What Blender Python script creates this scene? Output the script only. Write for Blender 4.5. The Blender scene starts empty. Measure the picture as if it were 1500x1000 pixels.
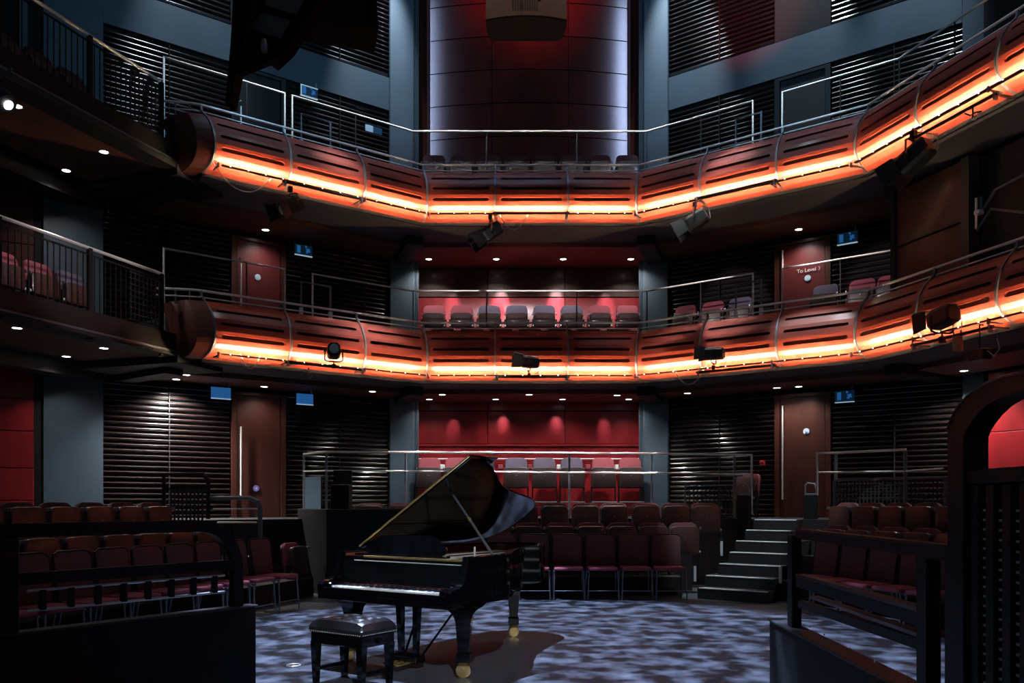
import bpy, math, random
from mathutils import Matrix, Vector
random.seed(7)
SC = bpy.context.scene
COL = SC.collection
PI = math.pi
# ------------------------------------------------------------------ camera
F, CX, HZ, HC = 1230.0, 750.0, 738.0, 1.46      # focal px, centre x, horizon row, eye height (1500x1000 frame)
cam = bpy.data.cameras.new('camera')
cam.sensor_width = 36.0
cam.lens = F / 1500.0 * 36.0
cam.shift_y = (HZ - 500.0) / 1500.0
cam.clip_end = 200
co = bpy.data.objects.new('camera', cam)
COL.objects.link(co)
co.location = (0, 0, HC)
co.rotation_euler = (PI / 2, 0, 0)
SC.camera = co
# ------------------------------------------------------------------ world, exposure
w = bpy.data.worlds.new('world'); SC.world = w; w.use_nodes = True
bg = w.node_tree.nodes['Background']
bg.inputs[0].default_value = (0.55, 0.62, 0.80, 1)
bg.inputs[1].default_value = 0.035
SC.view_settings.view_transform = 'Standard'
SC.view_settings.look = 'None'
SC.view_settings.gamma = 1.0
SC.view_settings.use_curve_mapping = False
SC.view_settings.exposure = 0.4
SC.cycles.use_denoising = True
SC.cycles.max_bounces = 6
SC.cycles.diffuse_bounces = 3
SC.cycles.glossy_bounces = 4
SC.cycles.sample_clamp_indirect = 4.0


def spot(name, loc, to, watts, col, cone, blend=0.5, size=0.05):
    l = bpy.data.lights.new(name, 'SPOT')
    l.energy = watts; l.color = col; l.spot_size = math.radians(cone); l.spot_blend = blend
    l.shadow_soft_size = size
    o = bpy.data.objects.new(name, l); COL.objects.link(o)
    o.location = loc
    d = Vector(to) - Vector(loc)
    o.rotation_euler = d.to_track_quat('-Z', 'Y').to_euler()
    return o


# stage spotlight with a leaf break-up gobo in its gate
g = spot('gobo_spot', (-2.2, 10.9, 13.2), (0.2, 9.0, 0), 44000, (0.52, 0.66, 1.0), 35, 0.25, 0.02)
g.data.use_nodes = True
nt = g.data.node_tree
em = nt.nodes['Emission']
tc = nt.nodes.new('ShaderNodeTexCoord')
sep = nt.nodes.new('ShaderNodeSeparateXYZ'); nt.links.new(tc.outputs['Normal'], sep.inputs[0])
dx = nt.nodes.new('ShaderNodeMath'); dx.operation = 'DIVIDE'
dy = nt.nodes.new('ShaderNodeMath'); dy.operation = 'DIVIDE'
nt.links.new(sep.outputs[0], dx.inputs[0]); nt.links.new(sep.outputs[2], dx.inputs[1])
nt.links.new(sep.outputs[1], dy.inputs[0]); nt.links.new(sep.outputs[2], dy.inputs[1])
cmb = nt.nodes.new('ShaderNodeCombineXYZ')
nt.links.new(dx.outputs[0], cmb.inputs[0]); nt.links.new(dy.outputs[0], cmb.inputs[1])
nz = nt.nodes.new('ShaderNodeTexNoise'); nz.inputs['Scale'].default_value = 46; nz.inputs['Detail'].default_value = 6; nz.inputs['Roughness'].default_value = 0.6
nt.links.new(cmb.outputs[0], nz.inputs['Vector'])
mr = nt.nodes.new('ShaderNodeMapRange'); mr.inputs[1].default_value = 0.44; mr.inputs[2].default_value = 0.70
mr.inputs[3].default_value = 0.05; mr.inputs[4].default_value = 1.0
nt.links.new(nz.outputs['Fac'], mr.inputs[0]); nt.links.new(mr.outputs[0], em.inputs['Strength'])
spot('piano_special', (1.2, -2.5, 7.5), (-0.9, 7.6, 0.6), 2600, (0.9, 0.95, 1.0), 15, 0.7, 0.1)
# steel-blue washes on the drum, red wash from the grid, cool wash over the upper gallery
def _bay_pt(k, s, r, z):
    a = math.radians(36 * k)
    return (0.364 + r * math.sin(a) + s * math.cos(a), 9.68 + r * math.cos(a) - s * math.sin(a), z)


def strip_light(name, loc, to, watts, col, sx, sy, spread):
    l = bpy.data.lights.new(name, 'AREA')
    l.shape = 'RECTANGLE'; l.size = sx; l.size_y = sy; l.energy = watts; l.color = col; l.spread = math.radians(spread)
    o = bpy.data.objects.new(name, l); COL.objects.link(o); o.location = loc
    o.rotation_euler = (Vector(to) - Vector(loc)).to_track_quat('-Z', 'Y').to_euler()
    return o


strip_light('blue_batten_a', (-6.4, 10.4, 14.6), (-1.70, 18.25, 10.4), 5, (0.50, 0.62, 1.0), 0.35, 5.5, 24)
strip_light('blue_batten_b', (7.1, 10.4, 14.6), (2.43, 18.25, 10.4), 6, (0.50, 0.62, 1.0), 0.35, 5.5, 24)
strip_light('top_fill', (0.4, 11.5, 14.4), (0.4, 12.5, 0), 20, (0.85, 0.92, 1.0), 0.4, 0.4, 100)  # unseen soft top light added to lift rails and seat rims
strip_light('stalls_rail_fill', (0.4, 13.6, 14.3), (0.4, 15.25, 2.2), 65, (0.95, 0.97, 1.0), 7.0, 0.1, 8)  # added strip out of view, brightens the stalls rail
strip_light('tier_rail_fill', (0.4, 14.4, 14.4), (0.4, 16.93, 8.97), 26, (0.95, 0.97, 1.0), 5.0, 0.1, 8)  # unseen strip, added so the upper tier rail shows bright
for _k in (-1, 0, 1, 2):
    strip_light('front_rail_fill', _bay_pt(_k, 0, 4.6, 14.4), _bay_pt(_k, 0, 6.36, 7.93), 1.2 if _k == 0 else 3.0, (0.55, 0.70, 1.0), 4.0, 0.1, 9)  # added strips out of view, lifting the front handrails
for _k in (-1, 1):
    strip_light('tier_rail_fill', _bay_pt(_k, 0, 4.8, 14.4), _bay_pt(_k, 0, 7.25, 8.97), 22, (0.85, 0.93, 1.0), 4.6, 0.1, 8)  # same added rail fill for the side bays
spot('house_spot_a', (-5.6, 8.0, 8.4), _bay_pt(1, -1.15, 8.1, 5.6), 2600, (1.0, 0.86, 0.88), 7, 0.5, 0.1)
spot('house_spot_a', (-5.6, 7.4, 8.4), _bay_pt(1, 1.75, 8.1, 5.6), 2600, (1.0, 0.86, 0.88), 6.5, 0.5, 0.1)
spot('house_spot_b', (6.0, 6.5, 8.6), (-6.3, 11.9, 4.9), 2200, (1.0, 0.86, 0.88), 11, 0.7, 0.1)
strip_light('seat_fill', (0.4, 5.0, 8.9), (0.4, 18.0, 5.68), 1.2, (1.0, 0.88, 0.90), 4.2, 0.1, 5)  # front fill added for the centre seats, no real lamp
for _x, _z, _w in ((-1.33, 5.80, 160), (-0.25, 5.95, 380), (0.98, 5.95, 380), (2.08, 5.80, 160), (-1.30, 3.15, 26), (-0.2, 3.25, 36), (0.98, 3.25, 36), (2.05, 3.15, 26)):
    spot('wall_scallop', (_x, 18.25, 6.70 if _z > 4 else 3.69), (_x, 18.70, _z), _w, (0.86, 0.86, 1.0), 30, 1.0, 0.02)
spot('stair_fill', (2.6, 11.6, 13.8), (3.45, 13.6, 0.6), 5000, (0.85, 0.95, 1.0), 10, 0.5, 0.06)  # unseen spot added to lift the stair nosings
spot('stair_fill', (2.2, 10.4, 13.8), (5.1, 14.0, 2.2), 4000, (0.85, 0.95, 1.0), 11, 0.5, 0.06)  # second added spot, brightens the right rail
spot('red_wash', (0.4, 14.6, 14.8), (0.4, 18.3, 13.0), 900, (1.0, 0.05, 0.06), 50, 0.9, 0.1)
spot('cool_wash_a', (3.5, 8.0, 13.5), (-5.0, 16.5, 10.6), 600, (0.28, 0.66, 1.0), 50, 0.9, 0.2)
spot('cool_wash_b', (-2.7, 8.0, 13.5), (5.7, 16.5, 10.6), 600, (0.28, 0.66, 1.0), 50, 0.9, 0.2)
spot('red_wash_b', (2.4, 9.5, 13.3), (5.0, 17.2, 11.4), 2500, (1.0, 0.12, 0.08), 18, 0.8, 0.1)
for _k, _s, _w in ((-1, 2.2, 1600), (1, -2.2, 1600), (-1, -1.6, 900), (1, 0.3, 900), (1, 2.4, 900)):
    spot('louvre_graze', _bay_pt(_k, _s, 7.6, 14.3), _bay_pt(_k, _s, 8.6, 10.6), _w, (0.75, 0.88, 1.0), 34, 0.8, 0.08)
# ------------------------------------------------------------------ helpers


class G:
    def __init__(self): self.v = []; self.f = []

    def add(self, vs, fs, M=None):
        o = len(self.v)
        for p in vs:
            p = Vector(p)
            self.v.append(tuple(M @ p) if M is not None else tuple(p))
        for q in fs: self.f.append(tuple(i + o for i in q))
        return self

    def box(self, x0, x1, y0, y1, z0, z1, M=None):
        vs = [(x, y, z) for z in (z0, z1) for y in (y0, y1) for x in (x0, x1)]
        return self.add(vs, [(0, 2, 3, 1), (4, 5, 7, 6), (0, 1, 5, 4), (2, 6, 7, 3), (0, 4, 6, 2), (1, 3, 7, 5)], M)

    def bbox(self, x0, x1, y0, y1, z0, z1, b=0.008, M=None):       # box with chamfered vertical and horizontal edges
        rings = []
        for z, i in ((z0, b), (z0 + b, 0), (z1 - b, 0), (z1, b)):
            a, c, d, e = x0 + i, x1 - i, y0 + i, y1 - i
            rings.append([(a + b, d, z), (c - b, d, z), (c, d + b, z), (c, e - b, z), (c - b, e, z), (a + b, e, z), (a, e - b, z), (a, d + b, z)])
        return self.loft(rings, True, True, M)

    def loft(self, rings, closed=True, caps=True, M=None):
        n = len(rings[0]); vs = [p for r in rings for p in r]; fs = []
        for i in range(len(rings) - 1):
            for j in range(n if closed else n - 1):
                k = (j + 1) % n
                fs.append((i * n + j, i * n + k, (i + 1) * n + k, (i + 1) * n + j))
        if caps and closed:
            fs.append(tuple(range(n - 1, -1, -1))); fs.append(tuple((len(rings) - 1) * n + j for j in range(n)))
        return self.add(vs, fs, M)

    def tube(self, pts, r, n=8, M=None, closed=False):
        pts = [Vector(p) for p in pts]; rings = []
        m = len(pts); up = None
        for i, p in enumerate(pts):
            if closed: t = (pts[(i + 1) % m] - pts[i - 1]).normalized()
            elif i == 0: t = (pts[1] - p).normalized()
            elif i == m - 1: t = (p - pts[i - 1]).normalized()
            else: t = ((pts[i + 1] - p).normalized() + (p - pts[i - 1]).normalized()).normalized()
            if up is None: up = Vector((0, 0, 1)) if abs(t.z) < 0.9 else Vector((1, 0, 0))
            a = t.cross(up)
            if a.length < 1e-5: a = t.cross(Vector((0, 1, 0)))
            a.normalize(); b = a.cross(t).normalized(); up = b
            rr = r[i] if isinstance(r, (list, tuple)) else r
            if 0 < i < m - 1:                                        # keep the width in mitred corners
                c = max(0.4, math.sqrt(max(0.01, (1 + (pts[i + 1] - p).normalized().dot((p - pts[i - 1]).normalized())) / 2)))
            else: c = 1
            rings.append([tuple(p + (a * math.cos(u) / c + b * math.sin(u)) * rr) for u in [2 * PI * (k + .5) / n for k in range(n)]])
        if closed: rings.append(rings[0])
        return self.loft(rings, True, not closed, M)

    def lathe(self, prof, n=16, M=None):
        rings = [[(r * math.cos(2 * PI * k / n), r * math.sin(2 * PI * k / n), z) for k in range(n)] for r, z in prof]
        return self.loft(rings, True, True, M)

    def prism(self, poly, z0, z1, M=None):
        return self.loft([[(x, y, z0) for x, y in poly], [(x, y, z1) for x, y in poly]], True, True, M)

    def pad(self, wd, h, t, rt, rb, b=0.012, M=None, seg=4, curve=0.0):
        # rounded slab standing in XZ, x in +-wd/2, z 0..h, thickness y 0..t
        def ring(y, i):
            out = []
            for (cx, cz, a0, r) in ((wd / 2 - rt, h - rt, 0, rt), (-wd / 2 + rt, h - rt, PI / 2, rt), (-wd / 2 + rb, rb, PI, rb), (wd / 2 - rb, rb, 1.5 * PI, rb)):
                for k in range(seg + 1):
                    a = a0 + PI / 2 * k / seg
                    x = cx + math.cos(a) * max(r - i, 0.001); z = cz + math.sin(a) * max(r - i, 0.001)
                    out.append((x, y + curve * (1 - (2 * x / wd) ** 2), z))
            return out
        return self.loft([ring(0, b), ring(b * .3, b * .3), ring(b, 0), ring(t - b, 0), ring(t - b * .3, b * .3), ring(t, b)], True, True, M)

    def mesh(self, name, mat, smooth=False):
        me = bpy.data.meshes.new(name)
        me.from_pydata(self.v, [], self.f); me.update()
        if mat: me.materials.append(MAT[mat])
        import bmesh
        bm = bmesh.new(); bm.from_mesh(me); bmesh.ops.recalc_face_normals(bm, faces=bm.faces); bm.to_mesh(me); bm.free()
        if smooth:
            for p in me.polygons: p.use_smooth = True
            try: me.set_sharp_from_angle(angle=math.radians(32))
            except Exception: pass
        return me


def ob(name, geo, mat, parent=None, smooth=False, M=None):
    me = geo if isinstance(geo, bpy.types.Mesh) else geo.mesh(name, mat, smooth)
    o = bpy.data.objects.new(name, me); COL.objects.link(o)
    if parent is not None: o.parent = parent
    if M is not None: o.matrix_basis = M
    return o


def tag(o, label=None, cat=None, group=None, kind=None):
    if label: o['label'] = label
    if cat: o['category'] = cat
    if group: o['group'] = group
    if kind: o['kind'] = kind
    return o


def empty(name, M=None, label=None, cat=None, group=None, kind=None):
    o = bpy.data.objects.new(name, None); COL.objects.link(o)
    o.empty_display_size = 0.2
    if M is not None: o.matrix_basis = M
    return tag(o, label, cat, group, kind)


KIDS = {}


def copy_tree(o, parent=None):
    c = o.copy(); COL.objects.link(c)
    if parent is not None: c.parent = parent
    for ch in [x for x in o.children]: copy_tree(ch, c)
    return c


T = Matrix.Translation
def RZ(a): return Matrix.Rotation(a, 4, 'Z')
def RX(a): return Matrix.Rotation(a, 4, 'X')
def RY(a): return Matrix.Rotation(a, 4, 'Y')


def at_y(px, py, Y): return Vector(((px - CX) / F * Y, Y, HC + (HZ - py) / F * Y))
def at_z(px, py, Z):
    Y = (Z - HC) * F / (HZ - py)
    return Vector(((px - CX) / F * Y, Y, Z))


ORD = ['zeroth', 'first', 'second', 'third', 'fourth', 'fifth', 'sixth', 'seventh', 'eighth', 'ninth', 'tenth', 'eleventh', 'twelfth']
DX, DY = 0.364, 9.68                                   # centre of the ten-sided court
A10 = math.radians(36); TAN = math.tan(math.radians(18))
def bay(k): return T((DX, DY, 0)) @ RZ(-A10 * k)      # bay frame: x along the bay, y outward, z up
def bay_s(k, r, px):
    n = Vector((math.sin(A10 * k), math.cos(A10 * k))); t = Vector((math.cos(A10 * k), -math.sin(A10 * k)))
    q = (px - CX) / F; X0 = DX + r * n.x; Y0 = DY + r * n.y
    return (q * Y0 - X0) / (t.x - q * t.y)
def bay_z(k, r, s, py):
    Y = DY + r * math.cos(A10 * k) - s * math.sin(A10 * k)
    return HC + (HZ - py) / F * Y


# ------------------------------------------------------------------ materials
MAT = {}


def mat(name, col, rough=0.5, metal=0.0, coat=0.0, grain=None, bump=0.0, emit=None, estr=0.0, spec=0.5):
    m = bpy.data.materials.new(name); m.use_nodes = True
    t = m.node_tree; b = t.nodes['Principled BSDF']
    b.inputs['Base Color'].default_value = (*col, 1); b.inputs['Roughness'].default_value = rough
    b.inputs['Metallic'].default_value = metal; b.inputs['Coat Weight'].default_value = coat
    b.inputs['Coat Roughness'].default_value = 0.08
    b.inputs['Specular IOR Level'].default_value = spec
    if emit:
        b.inputs['Emission Color'].default_value = (*emit, 1); b.inputs['Emission Strength'].default_value = estr
    if grain:
        (sx, sy, sz), amt, det = grain
        tc = t.nodes.new('ShaderNodeTexCoord'); mp = t.nodes.new('ShaderNodeMapping')
        mp.inputs['Scale'].default_value = (sx, sy, sz)
        nz = t.nodes.new('ShaderNodeTexNoise'); nz.inputs['Scale'].default_value = 1; nz.inputs['Detail'].default_value = det
        nz.inputs['Roughness'].default_value = 0.6
        oi = t.nodes.new('ShaderNodeObjectInfo')
        add = t.nodes.new('ShaderNodeVectorMath'); add.operation = 'ADD'
        t.links.new(tc.outputs['Object'], mp.inputs[0]); t.links.new(mp.outputs[0], add.inputs[0])
        sc = t.nodes.new('ShaderNodeMath'); sc.operation = 'MULTIPLY'; sc.inputs[1].default_value = 37
        t.links.new(oi.outputs['Random'], sc.inputs[0]); t.links.new(sc.outputs[0], add.inputs[1])
        t.links.new(add.outputs[0], nz.inputs['Vector'])
        mr = t.nodes.new('ShaderNodeMapRange'); mr.inputs[1].default_value = 0.3; mr.inputs[2].default_value = 0.7
        mr.inputs[3].default_value = 1 - amt; mr.inputs[4].default_value = 1 + amt
        t.links.new(nz.outputs['Fac'], mr.inputs[0])
        mx = t.nodes.new('ShaderNodeMix'); mx.data_type = 'RGBA'; mx.blend_type = 'MULTIPLY'; mx.inputs[0].default_value = 1
        mx.inputs[6].default_value = (*col, 1); t.links.new(mr.outputs[0], mx.inputs[7])
        t.links.new(mx.outputs[2], b.inputs['Base Color'])
        if bump:
            bp = t.nodes.new('ShaderNodeBump'); bp.inputs['Strength'].default_value = bump; bp.inputs['Distance'].default_value = 0.01
            t.links.new(nz.outputs['Fac'], bp.inputs['Height']); t.links.new(bp.outputs[0], b.inputs['Normal'])
    MAT[name] = m
    return m


mat('balcony_wood', (0.25, 0.037, 0.021), 0.42, coat=0.08, grain=((1.2, 14, 14), 0.22, 3))
mat('end_wood_dim', (0.10, 0.024, 0.018), 0.45, grain=((1.2, 14, 14), 0.22, 3))  # balcony wood darkened in colour for the less lit end shells
mat('door_red', (0.105, 0.015, 0.017), 0.40, coat=0.1, grain=((2.2, 2.2, 0.5), 0.25, 4))
mat('black_seat', (0.022, 0.012, 0.013), 0.5)
mat('rig_black', (0.007, 0.007, 0.009), 0.9, spec=0.05)
mat('rig_grey', (0.085, 0.105, 0.115), 0.6)
mat('slot_dark', (0.05, 0.012, 0.008), 0.6)
mat('red_wood', (0.25, 0.013, 0.018), 0.33, coat=0.1, grain=((2.2, 2.2, 0.5), 0.30, 4))
mat('brown_wood', (0.06, 0.016, 0.011), 0.42, coat=0.1, grain=((6, 6, 0.8), 0.25, 3))
mat('drum_wood', (0.085, 0.02, 0.017), 0.17, grain=((1.6, 1.6, 0.7), 0.35, 4))
mat('soffit_brown', (0.12, 0.045, 0.033), 0.75, grain=((2, 2, 2), 0.15, 2))
mat('soffit_red', (0.2, 0.04, 0.042), 0.7, grain=((2, 2, 2), 0.12, 2))
mat('soffit_grey', (0.11, 0.10, 0.11), 0.8)
mat('beam_dark', (0.012, 0.012, 0.015), 0.7)
mat('teal_paint', (0.046, 0.078, 0.110), 0.55, grain=((1.5, 1.5, 1.5), 0.10, 2))
mat('louvre', (0.012, 0.007, 0.007), 0.24, coat=0.6)
mat('louvre_back', (0.008, 0.007, 0.008), 0.9)
mat('steel', (0.88, 0.87, 0.83), 0.28, metal=0.35)
mat('steel_grey', (0.20, 0.22, 0.25), 0.38, metal=0.7)
mat('black_metal', (0.009, 0.0095, 0.011), 0.45, spec=0.25)
mat('black_paint', (0.011, 0.011, 0.013), 0.6, spec=0.2, grain=((3, 3, 3), 0.2, 2))
mat('carpet', (0.01, 0.009, 0.011), 0.95)
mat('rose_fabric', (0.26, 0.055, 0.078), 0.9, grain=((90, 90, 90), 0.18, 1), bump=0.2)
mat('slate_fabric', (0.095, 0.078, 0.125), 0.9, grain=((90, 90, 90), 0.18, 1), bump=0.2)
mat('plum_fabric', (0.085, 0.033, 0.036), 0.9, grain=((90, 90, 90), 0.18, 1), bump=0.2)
mat('seat_shell', (0.052, 0.022, 0.021), 0.42, coat=0.15)
mat('piano_black', (0.003, 0.003, 0.004), 0.07, spec=0.45)
mat('brass', (0.92, 0.66, 0.28), 0.25, metal=0.85)
mat('gold_plate', (0.2, 0.12, 0.04), 0.38, metal=0.8)
mat('spruce', (0.07, 0.028, 0.013), 0.4, coat=0.3, grain=((40, 1, 1), 0.15, 2))
mat('inner_rim', (0.16, 0.035, 0.018), 0.3, coat=0.5)
mat('ivory', (0.85, 0.85, 0.82), 0.2, coat=0.5)
mat('ebony', (0.008, 0.008, 0.009), 0.25)
mat('red_felt', (0.35, 0.02, 0.02), 0.95)
mat('leather', (0.018, 0.017, 0.020), 0.30, coat=0.3, grain=((60, 60, 60), 0.2, 2), bump=0.15)
mat('warm_glow', (0.9, 0.7, 0.5), 0.5, emit=(1.0, 0.70, 0.40), estr=1000)
mat('bulb', (1, 0.9, 0.8), 0.5, emit=(1.0, 0.82, 0.60), estr=10)
mat('lamp_glow', (1, 1, 1), 0.5, emit=(1.0, 0.95, 0.88), estr=9)
mat('blue_glow', (0.05, 0.2, 0.5), 0.4, emit=(0.025, 0.17, 0.50), estr=0.32)
mat('blue_dim', (0.02, 0.06, 0.12), 0.3, emit=(0.01, 0.06, 0.13), estr=0.10)
mat('sign_white', (0.8, 0.85, 0.9), 0.4, emit=(0.5, 0.75, 0.9), estr=0.35)
mat('disc_blue', (0.55, 0.75, 0.95), 0.4)
mat('disc_violet', (0.22, 0.22, 0.65), 0.4)
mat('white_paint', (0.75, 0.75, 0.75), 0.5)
mat('red_plastic', (0.55, 0.02, 0.03), 0.4)
mat('tan_cloth', (0.38, 0.165, 0.085), 0.85, grain=((8, 8, 8), 0.1, 2))
mat('lens_glass', (0.25, 0.35, 0.40), 0.08, coat=1.0)
mat('gel_cyan', (0.35, 0.60, 0.62), 0.3, coat=0.4)
mat('copper_wood', (0.13, 0.045, 0.02), 0.30, coat=0.4, grain=((2, 20, 20), 0.25, 3))
mat('mesh_grey', (0.03, 0.035, 0.042), 0.5, metal=0.3)
mat('dark_panel', (0.026, 0.031, 0.036), 0.5)
mat('tread', (0.015, 0.016, 0.019), 0.55)
mat('nosing', (0.80, 0.86, 0.88), 0.4)
mat('cable', (0.30, 0.28, 0.25), 0.6)
# stage floor: dark blue-black boards
m = mat('stage_floor', (0.060, 0.066, 0.082), 0.30)
t = m.node_tree; b = t.nodes['Principled BSDF']
tc = t.nodes.new('ShaderNodeTexCoord'); mp = t.nodes.new('ShaderNodeMapping'); mp.inputs['Scale'].default_value = (9, 0.8, 1)
nz = t.nodes.new('ShaderNodeTexNoise'); nz.inputs['Scale'].default_value = 1; nz.inputs['Detail'].default_value = 5
t.links.new(tc.outputs['Object'], mp.inputs[0]); t.links.new(mp.outputs[0], nz.inputs['Vector'])
cr = t.nodes.new('ShaderNodeMapRange'); cr.inputs[3].default_value = 0.7; cr.inputs[4].default_value = 1.3
t.links.new(nz.outputs['Fac'], cr.inputs[0])
mx = t.nodes.new('ShaderNodeMix'); mx.data_type = 'RGBA'; mx.blend_type = 'MULTIPLY'; mx.inputs[0].default_value = 1
mx.inputs[6].default_value = (0.060, 0.066, 0.082, 1); t.links.new(cr.outputs[0], mx.inputs[7])
t.links.new(mx.outputs[2], b.inputs['Base Color'])
cr2 = t.nodes.new('ShaderNodeMapRange'); cr2.inputs[3].default_value = 0.25; cr2.inputs[4].default_value = 0.5
t.links.new(nz.outputs['Fac'], cr2.inputs[0]); t.links.new(cr2.outputs[0], b.inputs['Roughness'])

# ------------------------------------------------------------------ floor and shell
ST = 'structure'
fl = ob('floor', G().box(-13, 13, -6, 22, -0.2, 0), 'stage_floor'); tag(fl, 'dark blue-black stage floor under the piano', kind=ST)
ZL, ZU = 3.81, 6.82                                    # underside of the two balcony fronts
LEV = {'lower': ZL, 'upper': ZU}
TIER = {'lower': 0.98, 'upper': 1.03}
CEIL = {'lower': 3.83, 'upper': 6.84}
RW = 8.6                                               # outer wall of the side bays


def ring_poly(k, r0, r1, e0=None, e1=None):
    a = r0 * TAN if e0 is None else e0; b = r1 * TAN if e1 is None else e1
    return [(-a, r0), (a, r0), (b, r1), (-b, r1)]


BAYN = {-2: 'far_left', -1: 'left', 0: 'back', 1: 'right', 2: 'far_right', 3: 'near_right'}
BAYT = {-1: 'left of the centre bay', 0: 'in the centre bay', 1: 'right of the centre bay', 2: 'at the far right', 3: 'beyond the far right bay'}
for lev in ('lower', 'upper'):
    z = CEIL[lev]; zf = LEV[lev] + 0.2
    for k in (-1, 0, 1, 2, 3):
        B = bay(k)
        e = empty('ceiling_%s_%s' % (lev, BAYN[k]), B, 'soffit under the %s balcony %s' % (lev, BAYT[k]), kind=ST)
        r1 = 9.1 if k == 0 else 8.75
        ob('slab', G().prism(ring_poly(k, 6.34, r1), z + 0.1, zf - 0.002), 'beam_dark', e)
        ob('soffit_band', G().prism(ring_poly(k, 6.34, 7.55), z - 0.02, z + 0.1), 'soffit_grey', e)
        ob('soffit_panel', G().prism(ring_poly(k, 7.55, r1), z - 0.11, z + 0.1), 'soffit_red' if k == 0 else 'soffit_brown', e)
        ob('fascia', G().loft([[(-6.33 * TAN, 6.33, z - .08), (6.33 * TAN, 6.33, z - .08), (6.36 * TAN, 6.36, z - .08), (-6.36 * TAN, 6.36, z - .08)],
                               [(-6.33 * TAN, 6.33, zf), (6.33 * TAN, 6.33, zf), (6.36 * TAN, 6.36, zf), (-6.36 * TAN, 6.36, zf)]]), 'rig_black', e)  # slab edge; its drop below the front is added to block strip light
        rp = 7.02                                      # raised rear tier
        ob('rear_tier', G().prism(ring_poly(k, rp, r1 - 0.05), zf - 0.002, LEV[lev] + TIER[lev] - (0 if k == 0 else .16)), 'carpet', e)
        sgn = -1 if k <= -1 else 1
        if k in (-1, 0, 1):
            pass
    for k in (-1.5, -0.5, 0.5, 1.5):                   # radial beams at the bay corners
        b = ob('ceiling_beam_%s_%d' % (lev, int(k * 2 + 4)), G().box(-0.17, 0.17, 7.45, 9.15, z - 0.20, z + 0.12), 'beam_dark', None, M=bay(k))
        tag(b, 'dark radial beam under the %s balcony, %s of four from the left' % (lev, ORD[int(k + 2.5)]), kind=ST)
# columns at the corners of the back bay
for k, nm in ((-0.5, 'left'), (0.5, 'right')):
    e = empty('column_' + nm, bay(k), 'tall teal steel column on the %s of the red back wall' % nm, kind=ST)
    r = 8.6 / math.cos(math.radians(18))
    ob('shaft', G().bbox(-.27, .27, r - .20, r + .02, -.5, 14.5, .02), 'teal_paint', e)
    s = -1 if k > 0 else 1
    ob('casing', G().box(-0.30, 0.30, r + 0.02, r + 0.45, -0.5, 14.5), 'teal_paint', e)
    for q in range(4):
        ob('fin', G().box(s * (0.285 + q * .026) - .007, s * (0.285 + q * .026) + .007, r - .16, r + 0.02, 0.0, 14.5), 'teal_paint', e)

# ------------------------------------------------------------------ back wall panels (stalls and lower balcony)
wb = empty('wall_back', bay(0), 'red wood panelled back wall behind the raised seats', kind=ST)
ob('backing', G().box(-3.4, 3.4, 9.06, 9.3, 0.9, 6.8), 'louvre_back', wb)
def panel_geo(w_, h_, t_=0.03): return G().bbox(0, w_, 0, t_, 0, h_, 0.006)
for (z0, z1) in ((1.2, 2.78), (2.80, 3.52), (3.54, 3.80), (4.55, 5.35), (5.37, 6.05), (6.07, 6.72)):
    xs = [-2.75, -0.90, 0.82, 2.75]
    for i in range(3):
        g_ = panel_geo(xs[i + 1] - xs[i] - 0.012, z1 - z0)
        ob('wall_panel', g_, 'red_wood' if z0 < 6.0 else 'brown_wood', wb, M=T((xs[i], 9.02, z0)))  # top row browner: shade above the downlight beams put into the colour
# skirting shelf line behind the stalls bar seats
ob('shelf_rail', G().bbox(-2.75, 2.75, 8.98, 9.02, 2.74, 2.79, 0.006), 'red_wood', wb)
# upper drum: convex, three columns of curved panels
dr = empty('wall_drum', bay(0), 'convex red-brown panelled drum wall above the upper balcony', kind=ST)
HWD, SAG = 2.17, 0.24
def drum_r(x): return 8.62 - SAG * (1 - (x / HWD) ** 2)
ob('drum_core', G().loft([[(x, drum_r(x) + 0.03, z) for x in [HWD * (q / 8 - 1) for q in range(17)]] + [(HWD, 9.3, z), (-HWD, 9.3, z)] for z in (7.3, 14.2)]), 'louvre_back', dr)
xs = [-HWD, -0.80, 0.85, HWD]
z = 7.12
rows = [(7.35, 7.93), (7.95, 8.64), (8.66, 9.36), (9.38, 10.08), (10.10, 10.80), (10.82, 11.52), (11.54, 12.24), (12.26, 12.96), (12.98, 13.68)]
for (z0, z1) in rows:
    for i in range(3):
        n = 6; a, b_ = xs[i] + 0.006, xs[i + 1] - 0.006
        pts = [a + (b_ - a) * q / n for q in range(n + 1)]
        ring = lambda zz: [(x, drum_r(x), zz) for x in pts] + [(x, drum_r(x) + 0.035, zz) for x in reversed(pts)]
        ob('drum_panel', G().loft([ring(z0), ring(z1)]), 'drum_wood', dr, True)
for sg in (-1, 1):
    ob('side_return', G().box(min(sg * 2.19, sg * 2.62), max(sg * 2.19, sg * 2.62), 8.82, 8.95, 7.3, 14.2), 'drum_wood', dr)
    ob('edge_trim', G().box(sg * 2.185 - .02, sg * 2.185 + .02, 8.58, 8.9, 7.3, 14.2), 'brown_wood', dr)

# ------------------------------------------------------------------ louvred side walls, doors, teal bands
SLAT = {}


def slat_mesh(L):
    key = round(L, 3)
    if key not in SLAT:
        pr = [(0.0, 0.0), (-0.030, 0.004), (-0.046, 0.018), (-0.050, 0.032), (-0.044, 0.046), (-0.026, 0.056), (0.0, 0.058)]
        SLAT[key] = G().loft([[(0, y, z) for y, z in pr], [(L, y, z) for y, z in pr]]).mesh('slat', 'louvre', True)
    return SLAT[key]


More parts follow.
